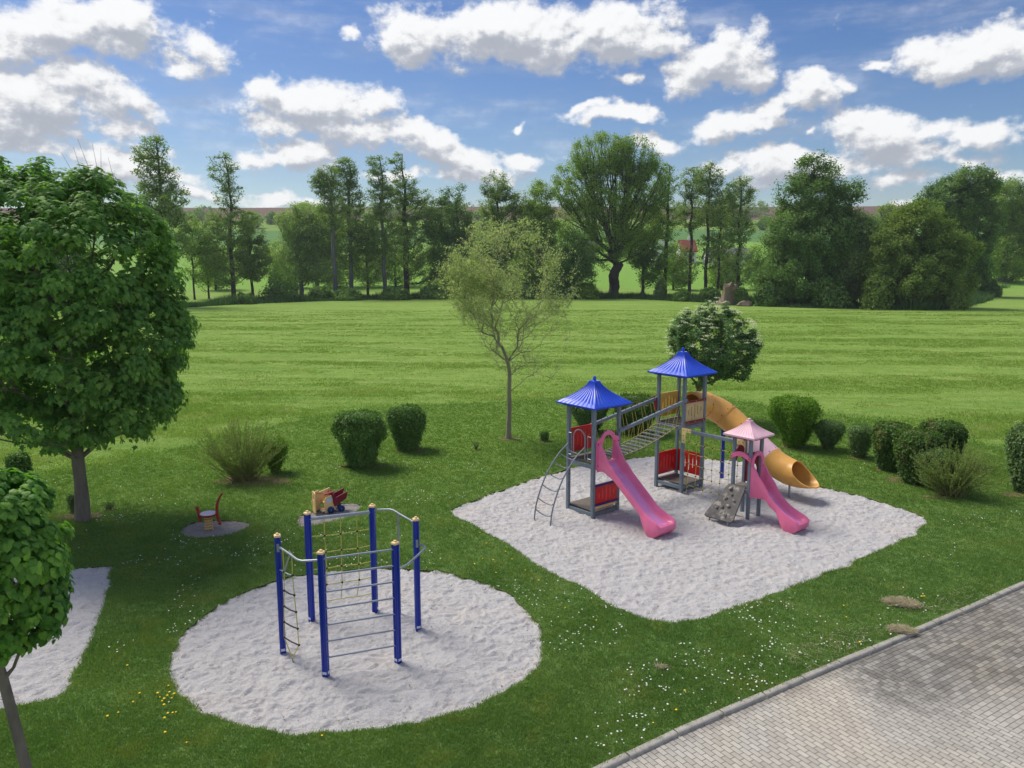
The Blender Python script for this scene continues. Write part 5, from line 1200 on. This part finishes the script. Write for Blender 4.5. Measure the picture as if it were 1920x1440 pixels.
# leave a few windows low in the crown where trunk and limbs show
win = (np.hypot((pts[:, 0]-(165-157)*s_), (pts[:, 2]-Z_(725))*1.1) < .62) & (pts[:, 1] < .8)
pts = pts[~win]
top = np.array([((x-157)*s_, r_.uniform(-1, .6), Z_(y)) for x, y in [(0, 300), (20, 330), (60, 345), (100, 318), (130, 330), (165, 360), (190, 340), (225, 335), (255, 350), (280, 375), (300, 400), (338, 425), (340, 460), (336, 500), (100, 350), (230, 370), (345, 540)]])
cols = []
for (x, y) in ((18, 300), (62, 335), (105, 312), (150, 305), (195, 330), (238, 322), (285, 362), (336, 418), (300, 470), (345, 520)):
    dy_ = r_.uniform(-.8, .6)
    for k in range(6): cols.append(((x-157)*s_+r_.normal()*.07, dy_, Z_(y+12+k*20)))
top = np.concatenate([top, np.array(cols)]); pts = np.concatenate([pts, top]); shoots = np.column_stack([pts, r_.uniform(.26, .46, len(pts))])
shoots[-len(top):, 3] = .29
T = [(0, 0, -.06), (.02, 0, .9), (0, 0, 1.8), (.03, 0, 2.6), (-.05, 0, 3.6), (.05, .1, 4.8), (0, .1, 6.2)]
maple = clump_tree('maple_tree', 'large dark green maple tree with hanging lobed leaves at the left', b, shoots, T, .19, M_bark_maple, L_maple, T_MAPLE, .165, 54, 81)
P0 = []; P1 = []
for x, y0_, y1_ in ((22, 320, 252), (62, 335, 280), (199, 345, 296), (218, 340, 285), (222, 335, 268), (234, 335, 272), (254, 345, 282), (260, 350, 298)):
    X = (x-157)*s_; P0.append((X, r_.uniform(-.5, .3), Z_(y0_))); P1.append((X+r_.uniform(-.08, .08), r_.uniform(-.5, .3), Z_(y1_)))
tubes('bare_shoot', np.array(P0), np.array(P1), np.full(len(P0), .007), np.full(len(P0), .003), M_bark_brown, maple, 5)

# young linden close by, cut by the left edge of the view
Dn = 9.2; lx = lambda px, z: (px-960)/FPX*(Dn*math.cos(PITCH)+(CAMH-z)*math.sin(PITCH))
base = (lx(82, 0), Dn, LZ); r_ = np.random.default_rng(90)
z_at = lambda y: CAMH-Dn*math.tan(PITCH+math.atan((y-720)/FPX))
T = [(0, 0, -.06), (lx(47, 1.05)-base[0], 0, z_at(1440)-LZ), (lx(5, 2.2)-base[0], 0, z_at(1275)-LZ), (lx(-30, 3.0)-base[0], 0, 3.0), (lx(-50, 4.0)-base[0], 0, 4.0), (lx(-50, 4.6)-base[0], 0, 4.6)]
cx = lx(-40, 3.6)-base[0]
lb = [(cx, 0, z_at(1050)-LZ, .95, .95, 1.15), (cx+.35, -.1, z_at(1090)-LZ, .72, .7, .95), (cx+.1, 0, z_at(950)-LZ, .72, .7, .40)]
pts, _ = blob_points(lb, 330, r_, .8); pts = pts[pts[:, 2] > z_at(1275)-LZ+.05]
shoots = np.column_stack([pts, r_.uniform(.10, .18, len(pts))])
clump_tree('linden_tree', 'young linden tree with rounded leaves and leaning thin trunk in the near left corner', base, shoots, T, .075, M_bark_maple, L_linden, T_HEART, .10, 36, 91, n_tip=.006, hang=.7)

# ------------------------------------------------------------------ undergrowth, dead stump, houses
def tufts(name, X, Y, Zb, h, w_, m_, seed, per=6, kind='stuff', label=None, cat=None, spread=.05, lean=.35):
    """grass: 'per' single-blade triangles round each point"""
    r_ = np.random.default_rng(seed); n = len(X)*per
    x = np.repeat(X, per)+r_.normal(size=n)*spread; y = np.repeat(Y, per)+r_.normal(size=n)*spread; z = np.repeat(np.broadcast_to(Zb, X.shape), per)
    hh = np.repeat(np.broadcast_to(h, X.shape), per)*(.5+r_.random(n)); ww = np.repeat(np.broadcast_to(w_, X.shape), per)*.5
    a = r_.random(n)*2*np.pi; ux, uy = np.cos(a), np.sin(a); lx_, ly_ = r_.normal(size=n)*lean, r_.normal(size=n)*lean
    V = np.empty((n, 3, 3)); V[:, 0] = np.stack([x-ux*ww, y-uy*ww, z-.005], 1); V[:, 1] = np.stack([x+ux*ww, y+uy*ww, z-.005], 1); V[:, 2] = np.stack([x+lx_*hh, y+ly_*hh, z+hh*np.sqrt(np.maximum(.15, 1-lx_**2-ly_**2))], 1)
    o = np_mesh(name, V.reshape(-1, 3), np.arange(n*3).reshape(-1, 3), m_); tag(o, label, cat, kind=kind); return o
r_ = np.random.default_rng(33)
# rank grass and nettles on the stream bank below the trees
line = np.array([g(a, c)[:2] for a, c in [(-200, 583), (100, 582), (340, 577), (440, 571), (560, 566), (700, 562), (830, 559), (960, 559), (1080, 560), (1180, 560), (1300, 566), (1400, 572), (1500, 577), (1620, 579), (1720, 582), (1790, 580), (1850, 563), (1870, 548), (1920, 543), (2050, 538), (2300, 536)]])
cum = np.concatenate([[0], np.cumsum(np.hypot(*np.diff(line, axis=0).T))])
t = r_.random(26000)*cum[-1]; Xl = np.interp(t, cum, line[:, 0]); Yl = np.interp(t, cum, line[:, 1])+r_.random(26000)**1.3*13-.3
hump = .5+1.1*np.clip((fbm(Xl*.18, Yl*.18, 3, 77)-.35)*3, 0, 1.6)
tufts('bank_vegetation', Xl, Yl, 0, hump, .16, leafmat('nettle_leaves', (.035, .09, .028), (.11, .20, .06), .25, .6, tscale=.15), 34, 5, spread=.35, lean=.35)
sel = r_.random(14000)*cum[-1]; Xs = np.interp(sel, cum, line[:, 0]); Ys = np.interp(sel, cum, line[:, 1])+2+r_.random(14000)*9
low = []
GU = 'undergrowth bushes below the tree row'
for i, (px, py, w_, top, lf) in enumerate([(527, 565, 76, 498, L_dark), (1238, 561, 26, 518, L_alder), (1100, 560, 50, 530, L_mid), (1440, 574, 60, 520, L_dark), (1330, 566, 46, 536, L_dark), (820, 560, 80, 528, L_dark), (740, 562, 60, 536, L_dark), (650, 563, 60, 536, L_dark), (460, 570, 40, 545, L_dark), (1280, 565, 36, 540, L_dark), (1560, 577, 70, 520, L_dark), (1645, 580, 60, 510, L_olive), (1790, 580, 50, 530, L_olive), (905, 560, 70, 525, L_dark), (985, 560, 60, 525, L_dark), (1855, 556, 40, 520, L_dark), (600, 563, 50, 530, L_dark), (1040, 560, 60, 515, L_dark), (1385, 568, 40, 535, L_dark)]):
    labs = ['large round dark bush left of the willow', 'small twiggy bush right of the biggest trunk', 'fresh green bush left of the biggest trunk', 'dark bush at the left foot of the tall dense tree', 'low dark bush below the slim trunks near the houses', 'wide low dark bush left of the pale young tree crown', 'low bush at the foot of the pointed dark alder', 'low bush at the foot of the slim pair of alders', 'small low bush right of the lone alder', 'low dark bush under the left slim trunk', 'bush at the right foot of the tall dense tree', 'olive bush at the left foot of the hawthorn', 'olive bush at the right foot of the hawthorn', 'dark bush seen through the left half of the pale crown', 'dark bush seen through the right half of the pale crown', 'dark bush at the field corner near the yellow green tree', 'low bush below the leaning willow', 'dark bush between pale young tree and biggest tree', 'low dark bush left of the dead stump']
    d_ = 7.5/math.tan(PITCH+math.atan((py-720)/FPX))
    o = bush('undergrowth_bush', labs[i], px, py, w_, top, lf, 3800, .42, (.8, 1.0), GU, stems=6, seed=40+i, flat=.0, tpl=T_DIAMOND, lump=.42, dome=True, bark=M_bark_dark); o.location.z = 0
# broken stump with pale wood and the lump lying beside it
b = at_px(1362, 572); s_ = (b.y*.9876+1.18)/FPX; st = empty('dead_stump', b); tag(st, 'broad broken dead tree stump of pale wood at the foot of the tree row', 'stump')
mb = MB(); rings = []; rr = random.Random(6)
for k, (z, r0) in enumerate([(0, 17), (6, 15), (14, 12), (22, 10.5), (30, 10), (36, 11), (39, 8)]):
    rings.append([Vector((math.cos(a)*r0*s_*(1+.22*math.sin(3*a+k*.4)+rr.uniform(-.1, .1))+k*.05, math.sin(a)*r0*s_*.8*(1+.15*math.sin(2*a)), z*s_*1.0+(rr.uniform(-4, 5)*s_ if k > 4 else 0))) for a in [2*math.pi*q/14 for q in range(14)]])
mb.loft(rings); mb.build('wood', M_bark_dead, st, angle=25)
mb = MB(); mb.tube([(6*s_, 0, 28*s_), (14*s_, -.3, 32*s_), (17*s_, -.4, 38*s_)], [6*s_, 5*s_, 2.5*s_], 7); mb.build('broken_limb', M_bark_dead, st)
b = at_px(1397, 574); mb = MB(); mb.sphere((0, 0, .1), 12*s_, 12, 6, (1.2, .8, .75)); mb.V = [(x+rr.uniform(-.15, .15), y+rr.uniform(-.15, .15), z+rr.uniform(-.15, .15)) for x, y, z in mb.V]
tag(mb.build('dead_log', M_bark_dead, loc=b, angle=25), 'short pale log lump lying right of the dead stump', 'log')

M_wall_w = mat('white_render', srgb(226, 226, 222), .9, .05, 1.0); M_roof_r = mat('red_tiles', srgb(128, 66, 54), .85, .18, 1.5, stretch=(1, 1, 3)); M_roof_g = mat('grey_roof', srgb(96, 98, 104), .8, .12, 1.5)
M_glass = mat('window_glass', srgb(40, 46, 54), .15, .1, 3, spec=.6); M_wwood = mat('white_window_frame', srgb(230, 230, 228), .6, .03, 3)
def house(label, px0, px1, ybase, yeave, yridge, D, roofm, depth=9, ridge_along=True, name='house'):
    d = D*math.cos(PITCH)+CAMH*math.sin(PITCH); s_ = d/FPX; X0, X1 = (px0-960)*s_, (px1-960)*s_
    zf = lambda y: CAMH-D*math.tan(PITCH+math.atan((y-720)/FPX))
    zb = float(hz(np.array((X0+X1)/2), np.array(float(D))))-.2; root = empty(name, ((X0+X1)/2, D, zb)); tag(root, label, 'house'); W = (X1-X0)/2; He = zf(yeave)-zb; Hr = zf(yridge)-zb
    mb = MB()
    if ridge_along: sec = [(0, 0), (depth, 0), (depth, He), (depth/2, Hr-.15), (0, He)]; mb.loft([[Vector((x, a, b_)) for a, b_ in sec] for x in (-W, W)])
    else: sec = [(-W, 0), (W, 0), (W, He), (0, Hr-.15), (-W, He)]; mb.loft([[Vector((a, y, b_)) for a, b_ in sec] for y in (0, depth)])
    mb.build('wall', M_wall_w, root, smooth=False)
    mb = MB(); t = .22
    if ridge_along:
        sl = (Hr-He)/(depth/2); a = [(-.6, He-.6*sl), (depth/2, Hr), (depth+.6, He-.6*sl), (depth+.6, He-.6*sl+t), (depth/2, Hr+t), (-.6, He-.6*sl+t)]; mb.loft([[Vector((x, p, q)) for p, q in a] for x in (-W-.4, W+.4)])
    else:
        sl = (Hr-He)/W; a = [(-W-.6, He-.6*sl), (0, Hr), (W+.6, He-.6*sl), (W+.6, He-.6*sl+t), (0, Hr+t), (-W-.6, He-.6*sl+t)]; mb.loft([[Vector((p, y, q)) for p, q in a] for y in (-.5, depth+.5)])
    rf = mb.build('roof', roofm, root, smooth=False); MB().box((W*.3, depth*.5, Hr+.5), (.7, .7, 1.6)).build('chimney', M_wall_w, rf)
    nW = max(2, int(W*2/3))
    for k in range(nW):
        x = -W+W*2*(k+.5)/nW
        for z in ([He*.35] if He < 4.2 else [He*.27, He*.73]):
            wf = MB().box((x, -.04, z), (1.2, .1, 1.3)).build('window', M_wwood, root); MB().box((x, -.10, z), (1.0, .03, 1.1)).build('pane', M_glass, wf)
    MB().box((W*.1, -.05, 1.05), (1.0, .1, 2.1)).build('door', M_maroon, root)
house('white two storey house seen through the slim trunks', 1222, 1262, 500, 452, 438, 262, M_roof_g, ridge_along=False)
house('white house with red tiled roof behind the slim trunks', 1276, 1304, 500, 470, 450, 270, M_roof_r)
house('long low white building with grey roof right of the red roofed house', 1328, 1408, 500, 482, 466, 262, M_roof_g)
house('small white house glimpsed left of the biggest trunk', 1086, 1118, 495, 470, 445, 275, M_roof_g)
# hedges, trees far up the slope
r_ = np.random.default_rng(44)
SL = [(485, 560, 14, 12, 'round tree on the slope left of the ploughed crest'), (520, 600, 10, 9, 'small tree near the ploughed crest'), (548, 520, 12, 10, 'tree just left of the willow top on the slope'), (1625, 520, 12, 10, 'tree on slope in the right gap'), (1650, 480, 12, 12, 'bright tree on slope beside the pale yellow tree'), (1425, 520, 10, 9, 'tree on slope between slim trunks and the dense tree'), (700, 620, 12, 8, 'slope tree behind the slim alders'), (905, 640, 14, 9, 'slope tree behind the open crowned tree'), (1560, 600, 10, 8, 'small slope tree behind the tall dense tree'),
 (590, 660, 26, 13, 'crest tree behind the willow top'), (645, 670, 24, 13, 'crest tree seen between the slim pair'), (690, 665, 26, 13, 'crest tree behind the short leafy alder'), (745, 670, 26, 14, 'crest tree beside the pointed alder'), (800, 660, 30, 13, 'crest tree right of the pointed alder'), (862, 665, 26, 13, 'crest tree behind the mid height tree'), (1000, 665, 28, 13, 'crest tree behind the fresh green rounded tree'), (1090, 665, 24, 12, 'crest tree seen through the left of the bowl crown'), (1170, 668, 24, 12, 'crest tree seen through the right of the bowl crown'), (1265, 665, 24, 12, 'crest tree left of the three slim trees'), (1345, 668, 22, 11, 'crest tree between the slim trees'), (1405, 660, 26, 12, 'crest tree left of the tall dense tree'), (395, 655, 22, 11, 'crest tree right of the maple'), (345, 660, 26, 12, 'crest tree close to the maple crown')]
for i, (px, D, w_, h_, lab) in enumerate(SL):
    x = (px-960)/FPX*D*1.0; z = float(hz(np.array(x), np.array(float(D)))); bl = [(0, 0, h_*.52, w_*.5, w_*.5, h_*.48)]
    make_tree('distant_tree', lab, 'tree', (x, D, z), bl, h_, .3, M_bark_dark, L_mid if i % 2 else L_grey, 60, 2600, 1.0, seed=200+i, clump=1.2, group='trees up on the far slope')

# ------------------------------------------------------------------ grass, flowers, straw
def scatter(n, x0, x1, y0, y1, seed):
    r_ = np.random.default_rng(seed); y = y0*(y1/y0)**r_.random(n)
    x = (r_.random(n)*2-1)*(y*.70+1.2); return x, y
pits_all = HOLES
X, Y = scatter(470000, 0, 0, 9.2, 46, 51)
m_ = in_poly(X, Y, LAWN)
for q in HOLES: m_ &= ~in_poly(X, Y, q)
thin_ = fbm(X*.8, Y*.8, 3, 12); X, Y = X[m_], Y[m_]
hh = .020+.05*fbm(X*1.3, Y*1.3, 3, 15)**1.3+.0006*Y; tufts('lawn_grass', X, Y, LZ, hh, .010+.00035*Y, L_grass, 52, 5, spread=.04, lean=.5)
# ragged longer grass hanging over the edges of the sand beds and along the kerb
ex, ey = [], []
r_ = np.random.default_rng(53)
for q in HOLES+[KERB]:
    q = np.array(q); q2 = np.roll(q, -1, 0) if len(q) > 20 else q[1:]; qa = q[:len(q2)]
    L_ = np.hypot(*(q2-qa).T); L_ = np.minimum(L_, 30)
    for a, c, l_ in zip(qa, q2, L_):
        k = int(l_*46); t = r_.random((k, 1)); p = a*(1-t)+c*t; ex += list(p[:, 0]); ey += list(p[:, 1])
ex, ey = np.array(ex), np.array(ey); ok = (ey < 40) & (np.abs(ex) < ey*.8+3) & (fbm(ex*1.5, ey*1.5, 3, 3) > .38)
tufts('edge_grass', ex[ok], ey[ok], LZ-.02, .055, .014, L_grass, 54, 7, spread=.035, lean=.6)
dk_ = ok & (fbm(ex*1.1+20, ey*1.1, 3, 8) > .50); tufts('dry_edge_grass', ex[dk_], ey[dk_], LZ-.01, .04, .012, leafmat('dry_blades', (.22, .20, .08), (.42, .38, .18), .3, .7, tscale=1), 58, 3, spread=.05, lean=.8)
# taller uncut strip between lawn and meadow, and the mown meadow itself
mx, my = [], []
ML = np.array(MEAD)
for a, c in zip(ML[:-1], ML[1:]):
    k = int(np.hypot(*(c-a))*60); t = r_.random((k, 1)); p = a*(1-t)+c*t; mx += list(p[:, 0]); my += list(p[:, 1])
mx, my = np.array(mx), np.array(my)+r_.normal(size=len(my))*.8
tufts('uncut_grass_strip', mx, my, 0, .05+.10*fbm(mx*.7, my*.7, 2, 5), .03, L_rough, 55, 6, spread=.12, lean=.5)
X, Y = scatter(300000, 0, 0, 20, 120, 56); m_ = ~in_poly(X, Y, LAWN) & (Y > 20) & (np.abs(X) < 90); X, Y = X[m_], Y[m_]
band = fbm(X*.07+.6*fbm(X*.03, Y*.1, 2, 4), Y*.42, 4, 61)+.55*(fbm(X*.35, Y*.6, 4, 62)-.47); keep_ = np.random.default_rng(9).random(len(X)) < np.clip((band-.30)*3.2, .25, 1); X, Y, band = X[keep_], Y[keep_], band[keep_]
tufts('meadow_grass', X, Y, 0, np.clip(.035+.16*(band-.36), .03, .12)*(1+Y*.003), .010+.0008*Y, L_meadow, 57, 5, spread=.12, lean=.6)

def flower_mesh(name, X, Y, rad, m_, seed, label, cat):
    r_ = np.random.default_rng(seed); n = len(X); P_ = np.stack([X, Y, np.full(n, LZ+.055)+r_.random(n)*.02], 1)
    o = leaves(name, P_, np.tile([0, -.15, 1.0], (n, 1))+r_.normal(size=(n, 3))*.25, rad*(.7+.6*r_.random(n)), (np.array([(math.cos(R(60*k))*.5, math.sin(R(60*k))*.5, 0) for k in range(6)]), np.array([(0, 1, 2, 3, 4, 5)])), m_, None, r_)
    tag(o, label, cat, kind='stuff'); return o
X, Y = scatter(15000, 0, 0, 9.5, 30, 71); m_ = in_poly(X, Y, LAWN)
for q in HOLES: m_ &= ~in_poly(X, Y, q)
dens = fbm(X*.55, Y*.55, 3, 72); r_ = np.random.default_rng(73); m_ &= (dens > .53) & (r_.random(len(X)) < (dens-.50)*5)
flower_mesh('daisies', X[m_], Y[m_], .030, leafmat('daisy_petals', (.70, .70, .66), (.85, .85, .82), .1, .6), 74, 'white daisies scattered in the lawn', 'daisies')
# dandelions, one by one
M_dand = mat('dandelion_yellow', srgb(250, 205, 20), .7, .1, 40); M_stalk = mat('flower_stalk', srgb(90, 120, 50), .7, .1, 20)
dl = [(300, 1308), (308, 1313), (314, 1306), (322, 1310), (327, 1304), (318, 1300), (304, 1316), (296, 1303), (315, 1340), (324, 1338), (330, 1336), (309, 1349), (250, 1318), (222, 1337), (202, 1346), (262, 1302), (316, 1287), (308, 1325), (239, 1250), (604, 1381), (350, 1393), (310, 1376),
      (1582, 1137), (1587, 1158), (1612, 1207), (1284, 1297), (1118, 1164), (1728, 1121), (1733, 1120), (1604, 1052), (930, 1028), (948, 1036), (912, 1020), (905, 1048), (925, 1052), (960, 1050), (985, 1070), (890, 1060), (1010, 1090), (930, 1075), (1225, 1356), (1268, 1334), (900, 1000), (1060, 1140)]
first = None
for i, (px, py) in enumerate(dl):
    p = Vector(g(px, py, .1)); p.z = LZ
    if first is None:
        first = empty('dandelion', p); tag(first, 'yellow dandelion flower open in the lawn grass', 'dandelion', 'dandelions in the lawn')
        mb = MB(); mb.sphere((0, 0, .065), .019, 10, 4, (1, 1, .45)); mb.build('flower_head', M_dand, first); MB().tube([(0, 0, -.01), (.004, 0, .06)], .003, 5).build('stalk', M_stalk, first); o = first
    else: o = copy_tree(first); o.location = p
    o.rotation_euler = (0, 0, i*1.3); o.scale = (.8+.5*((i*37) % 10)/10,)*3
# dry straw
def straw(name, label, px, py, L_, W_, H_, n, ang, seed, flat=1.0):
    r_ = np.random.default_rng(seed); c = Vector(g(px, py, .1)); n_ = n
    a = r_.random(n_)*2*np.pi; rr = np.sqrt(r_.random(n_))*(.72+.55*fbm(np.cos(a)*2.1+seed, np.sin(a)*2.1, 3, seed))*np.where(r_.random(n_) < .12, 1.35, 1); x = np.cos(a)*rr*L_/2; y = np.sin(a)*rr*W_/2; z = H_*np.sqrt(np.maximum(0, 1-rr**2))*r_.random(n_)**.4+.03
    ca, sa = math.cos(ang), math.sin(ang); P_ = np.stack([x*ca-y*sa, x*sa+y*ca, z], 1); th = r_.random(n_)*2*np.pi; Ls = .06+.14*r_.random(n_)
    P_ = P_+r_.normal(size=P_.shape)*np.array([.02, .02, .012]); d = np.stack([np.cos(th)*Ls, np.sin(th)*Ls, r_.normal(size=n_)*.045], 1)
    o = tubes(name, P_-d/2, P_+d/2, np.full(n_, .0030), np.full(n_, .0020), M_straw, None, 3); o.location = (c.x, c.y, LZ)
    tag(o, label, 'straw heap'); return o
straw('straw_heap', 'oval heap of dry cut grass lying on the lawn', 1692, 1130, .66, .42, .06, 2600, R(-18), 1)
straw('straw_heap', 'smaller flat heap of dry grass spilling over the kerb', 1690, 1180, .52, .30, .035, 800, R(-5), 2)
straw('straw_heap', 'thin wisp of dry grass alone in the lawn below the square sand', 1240, 1249, .26, .08, .02, 70, R(-10), 3)
lx0 = np.random.default_rng(5)
for nm, lab, px, py, L_, n_ in (('straw_litter', 'loose dry stalks strewn at the lawn edge beside the kerb', 1570, 1210, 2.9, 230), ('straw_litter', 'loose dry stalks blown over the dark paving', 1800, 1130, 3.0, 110)):
    o = straw(nm, lab, px, py, L_, .9, .005, n_, R(32), 9+px); o['category'] = 'straw'
# bare trodden soil under the shrubs
def soil(px, py, w_, h_, seed, m_=M_drysoil):
    c = g(px, py); s_ = (c[1]*.9876+1.18)/FPX; rx = w_/2*s_; ry = h_/2*s_*c[1]/CAMH*.95; pts = []
    for k in range(40):
        a = 2*math.pi*k/40; q = .72+.5*float(fbm(np.array(math.cos(a)*1.6+seed), np.array(math.sin(a)*1.6), 3, seed)); pts.append((c[0]+math.cos(a)*rx*q, c[1]+math.sin(a)*ry*q, LZ+.012))
    o = MB().add(pts, [tuple(range(40))]).build('bare_soil', m_, smooth=False); tag(o, kind='structure')
    if o.data.polygons[0].normal.z < 0: o.data.flip_normals()
for k, (px, py, w_, h_) in enumerate([(475, 905, 150, 22), (680, 878, 90, 12), (768, 847, 66, 9), (955, 826, 46, 7), (1668, 884, 60, 12), (1690, 903, 60, 12), (1610, 862, 40, 6), (1490, 842, 60, 8), (1905, 932, 60, 12), (150, 972, 90, 16), (1022, 830, 22, 4), (893, 847, 14, 3), (207, 959, 24, 4), (1770, 935, 90, 8), (660, 878, 60, 8)]):
    soil(px, py, w_, h_, k+3)

# ------------------------------------------------------------------ haze
hzm = bpy.data.materials.new('air'); hzm.use_nodes = True; t = NT(hzm.node_tree); t.n.clear()
pv_ = t.add('ShaderNodeVolumePrincipled'); pv_.inputs['Color'].default_value = (.82, .88, 1, 1); pv_.inputs['Density'].default_value = .0002; pv_.inputs['Anisotropy'].default_value = .2
t.l.new(pv_.outputs[0], t.add('ShaderNodeOutputMaterial').inputs['Volume'])
mb = MB(); x0, x1, y0, y1, z0, z1 = -1320, 1320, -220, 1620, -3, 75
mb.add([(x, y, z) for z in (z0, z1) for x, y in ((x0, y0), (x1, y0), (x1, y1), (x0, y1))], [(3, 2, 1, 0), (4, 5, 6, 7), (0, 1, 5, 4), (1, 2, 6, 5), (2, 3, 7, 6), (3, 0, 4, 7)])
tag(mb.build('haze', hzm, smooth=False), kind='stuff')
sc.cycles.volume_bounces = 0

# dead leaves and crumbs of turf blown on to the sand and the paving
r_ = np.random.default_rng(77); X, Y = scatter(2600, 0, 0, 9.6, 27, 78)
ins = np.zeros(len(X), bool)
for q in HOLES[:3]:
    i_ = in_poly(X, Y, q); d_ = dist_poly(X, Y, q); ins |= i_ & (r_.random(len(X)) < np.exp(-d_/.35)*.9+.03)
X, Y = X[ins], Y[ins]
leaves('dead_leaf_litter', np.stack([X, Y, np.full(len(X), .075)], 1), np.tile([0, 0, 1.0], (len(X), 1))+r_.normal(size=(len(X), 3))*.3, .03+.03*r_.random(len(X)), T_DIAMOND, leafmat('dead_leaves', (.10, .07, .035), (.26, .20, .11), .1, .8, tscale=3), None, r_)['kind'] = 'stuff'
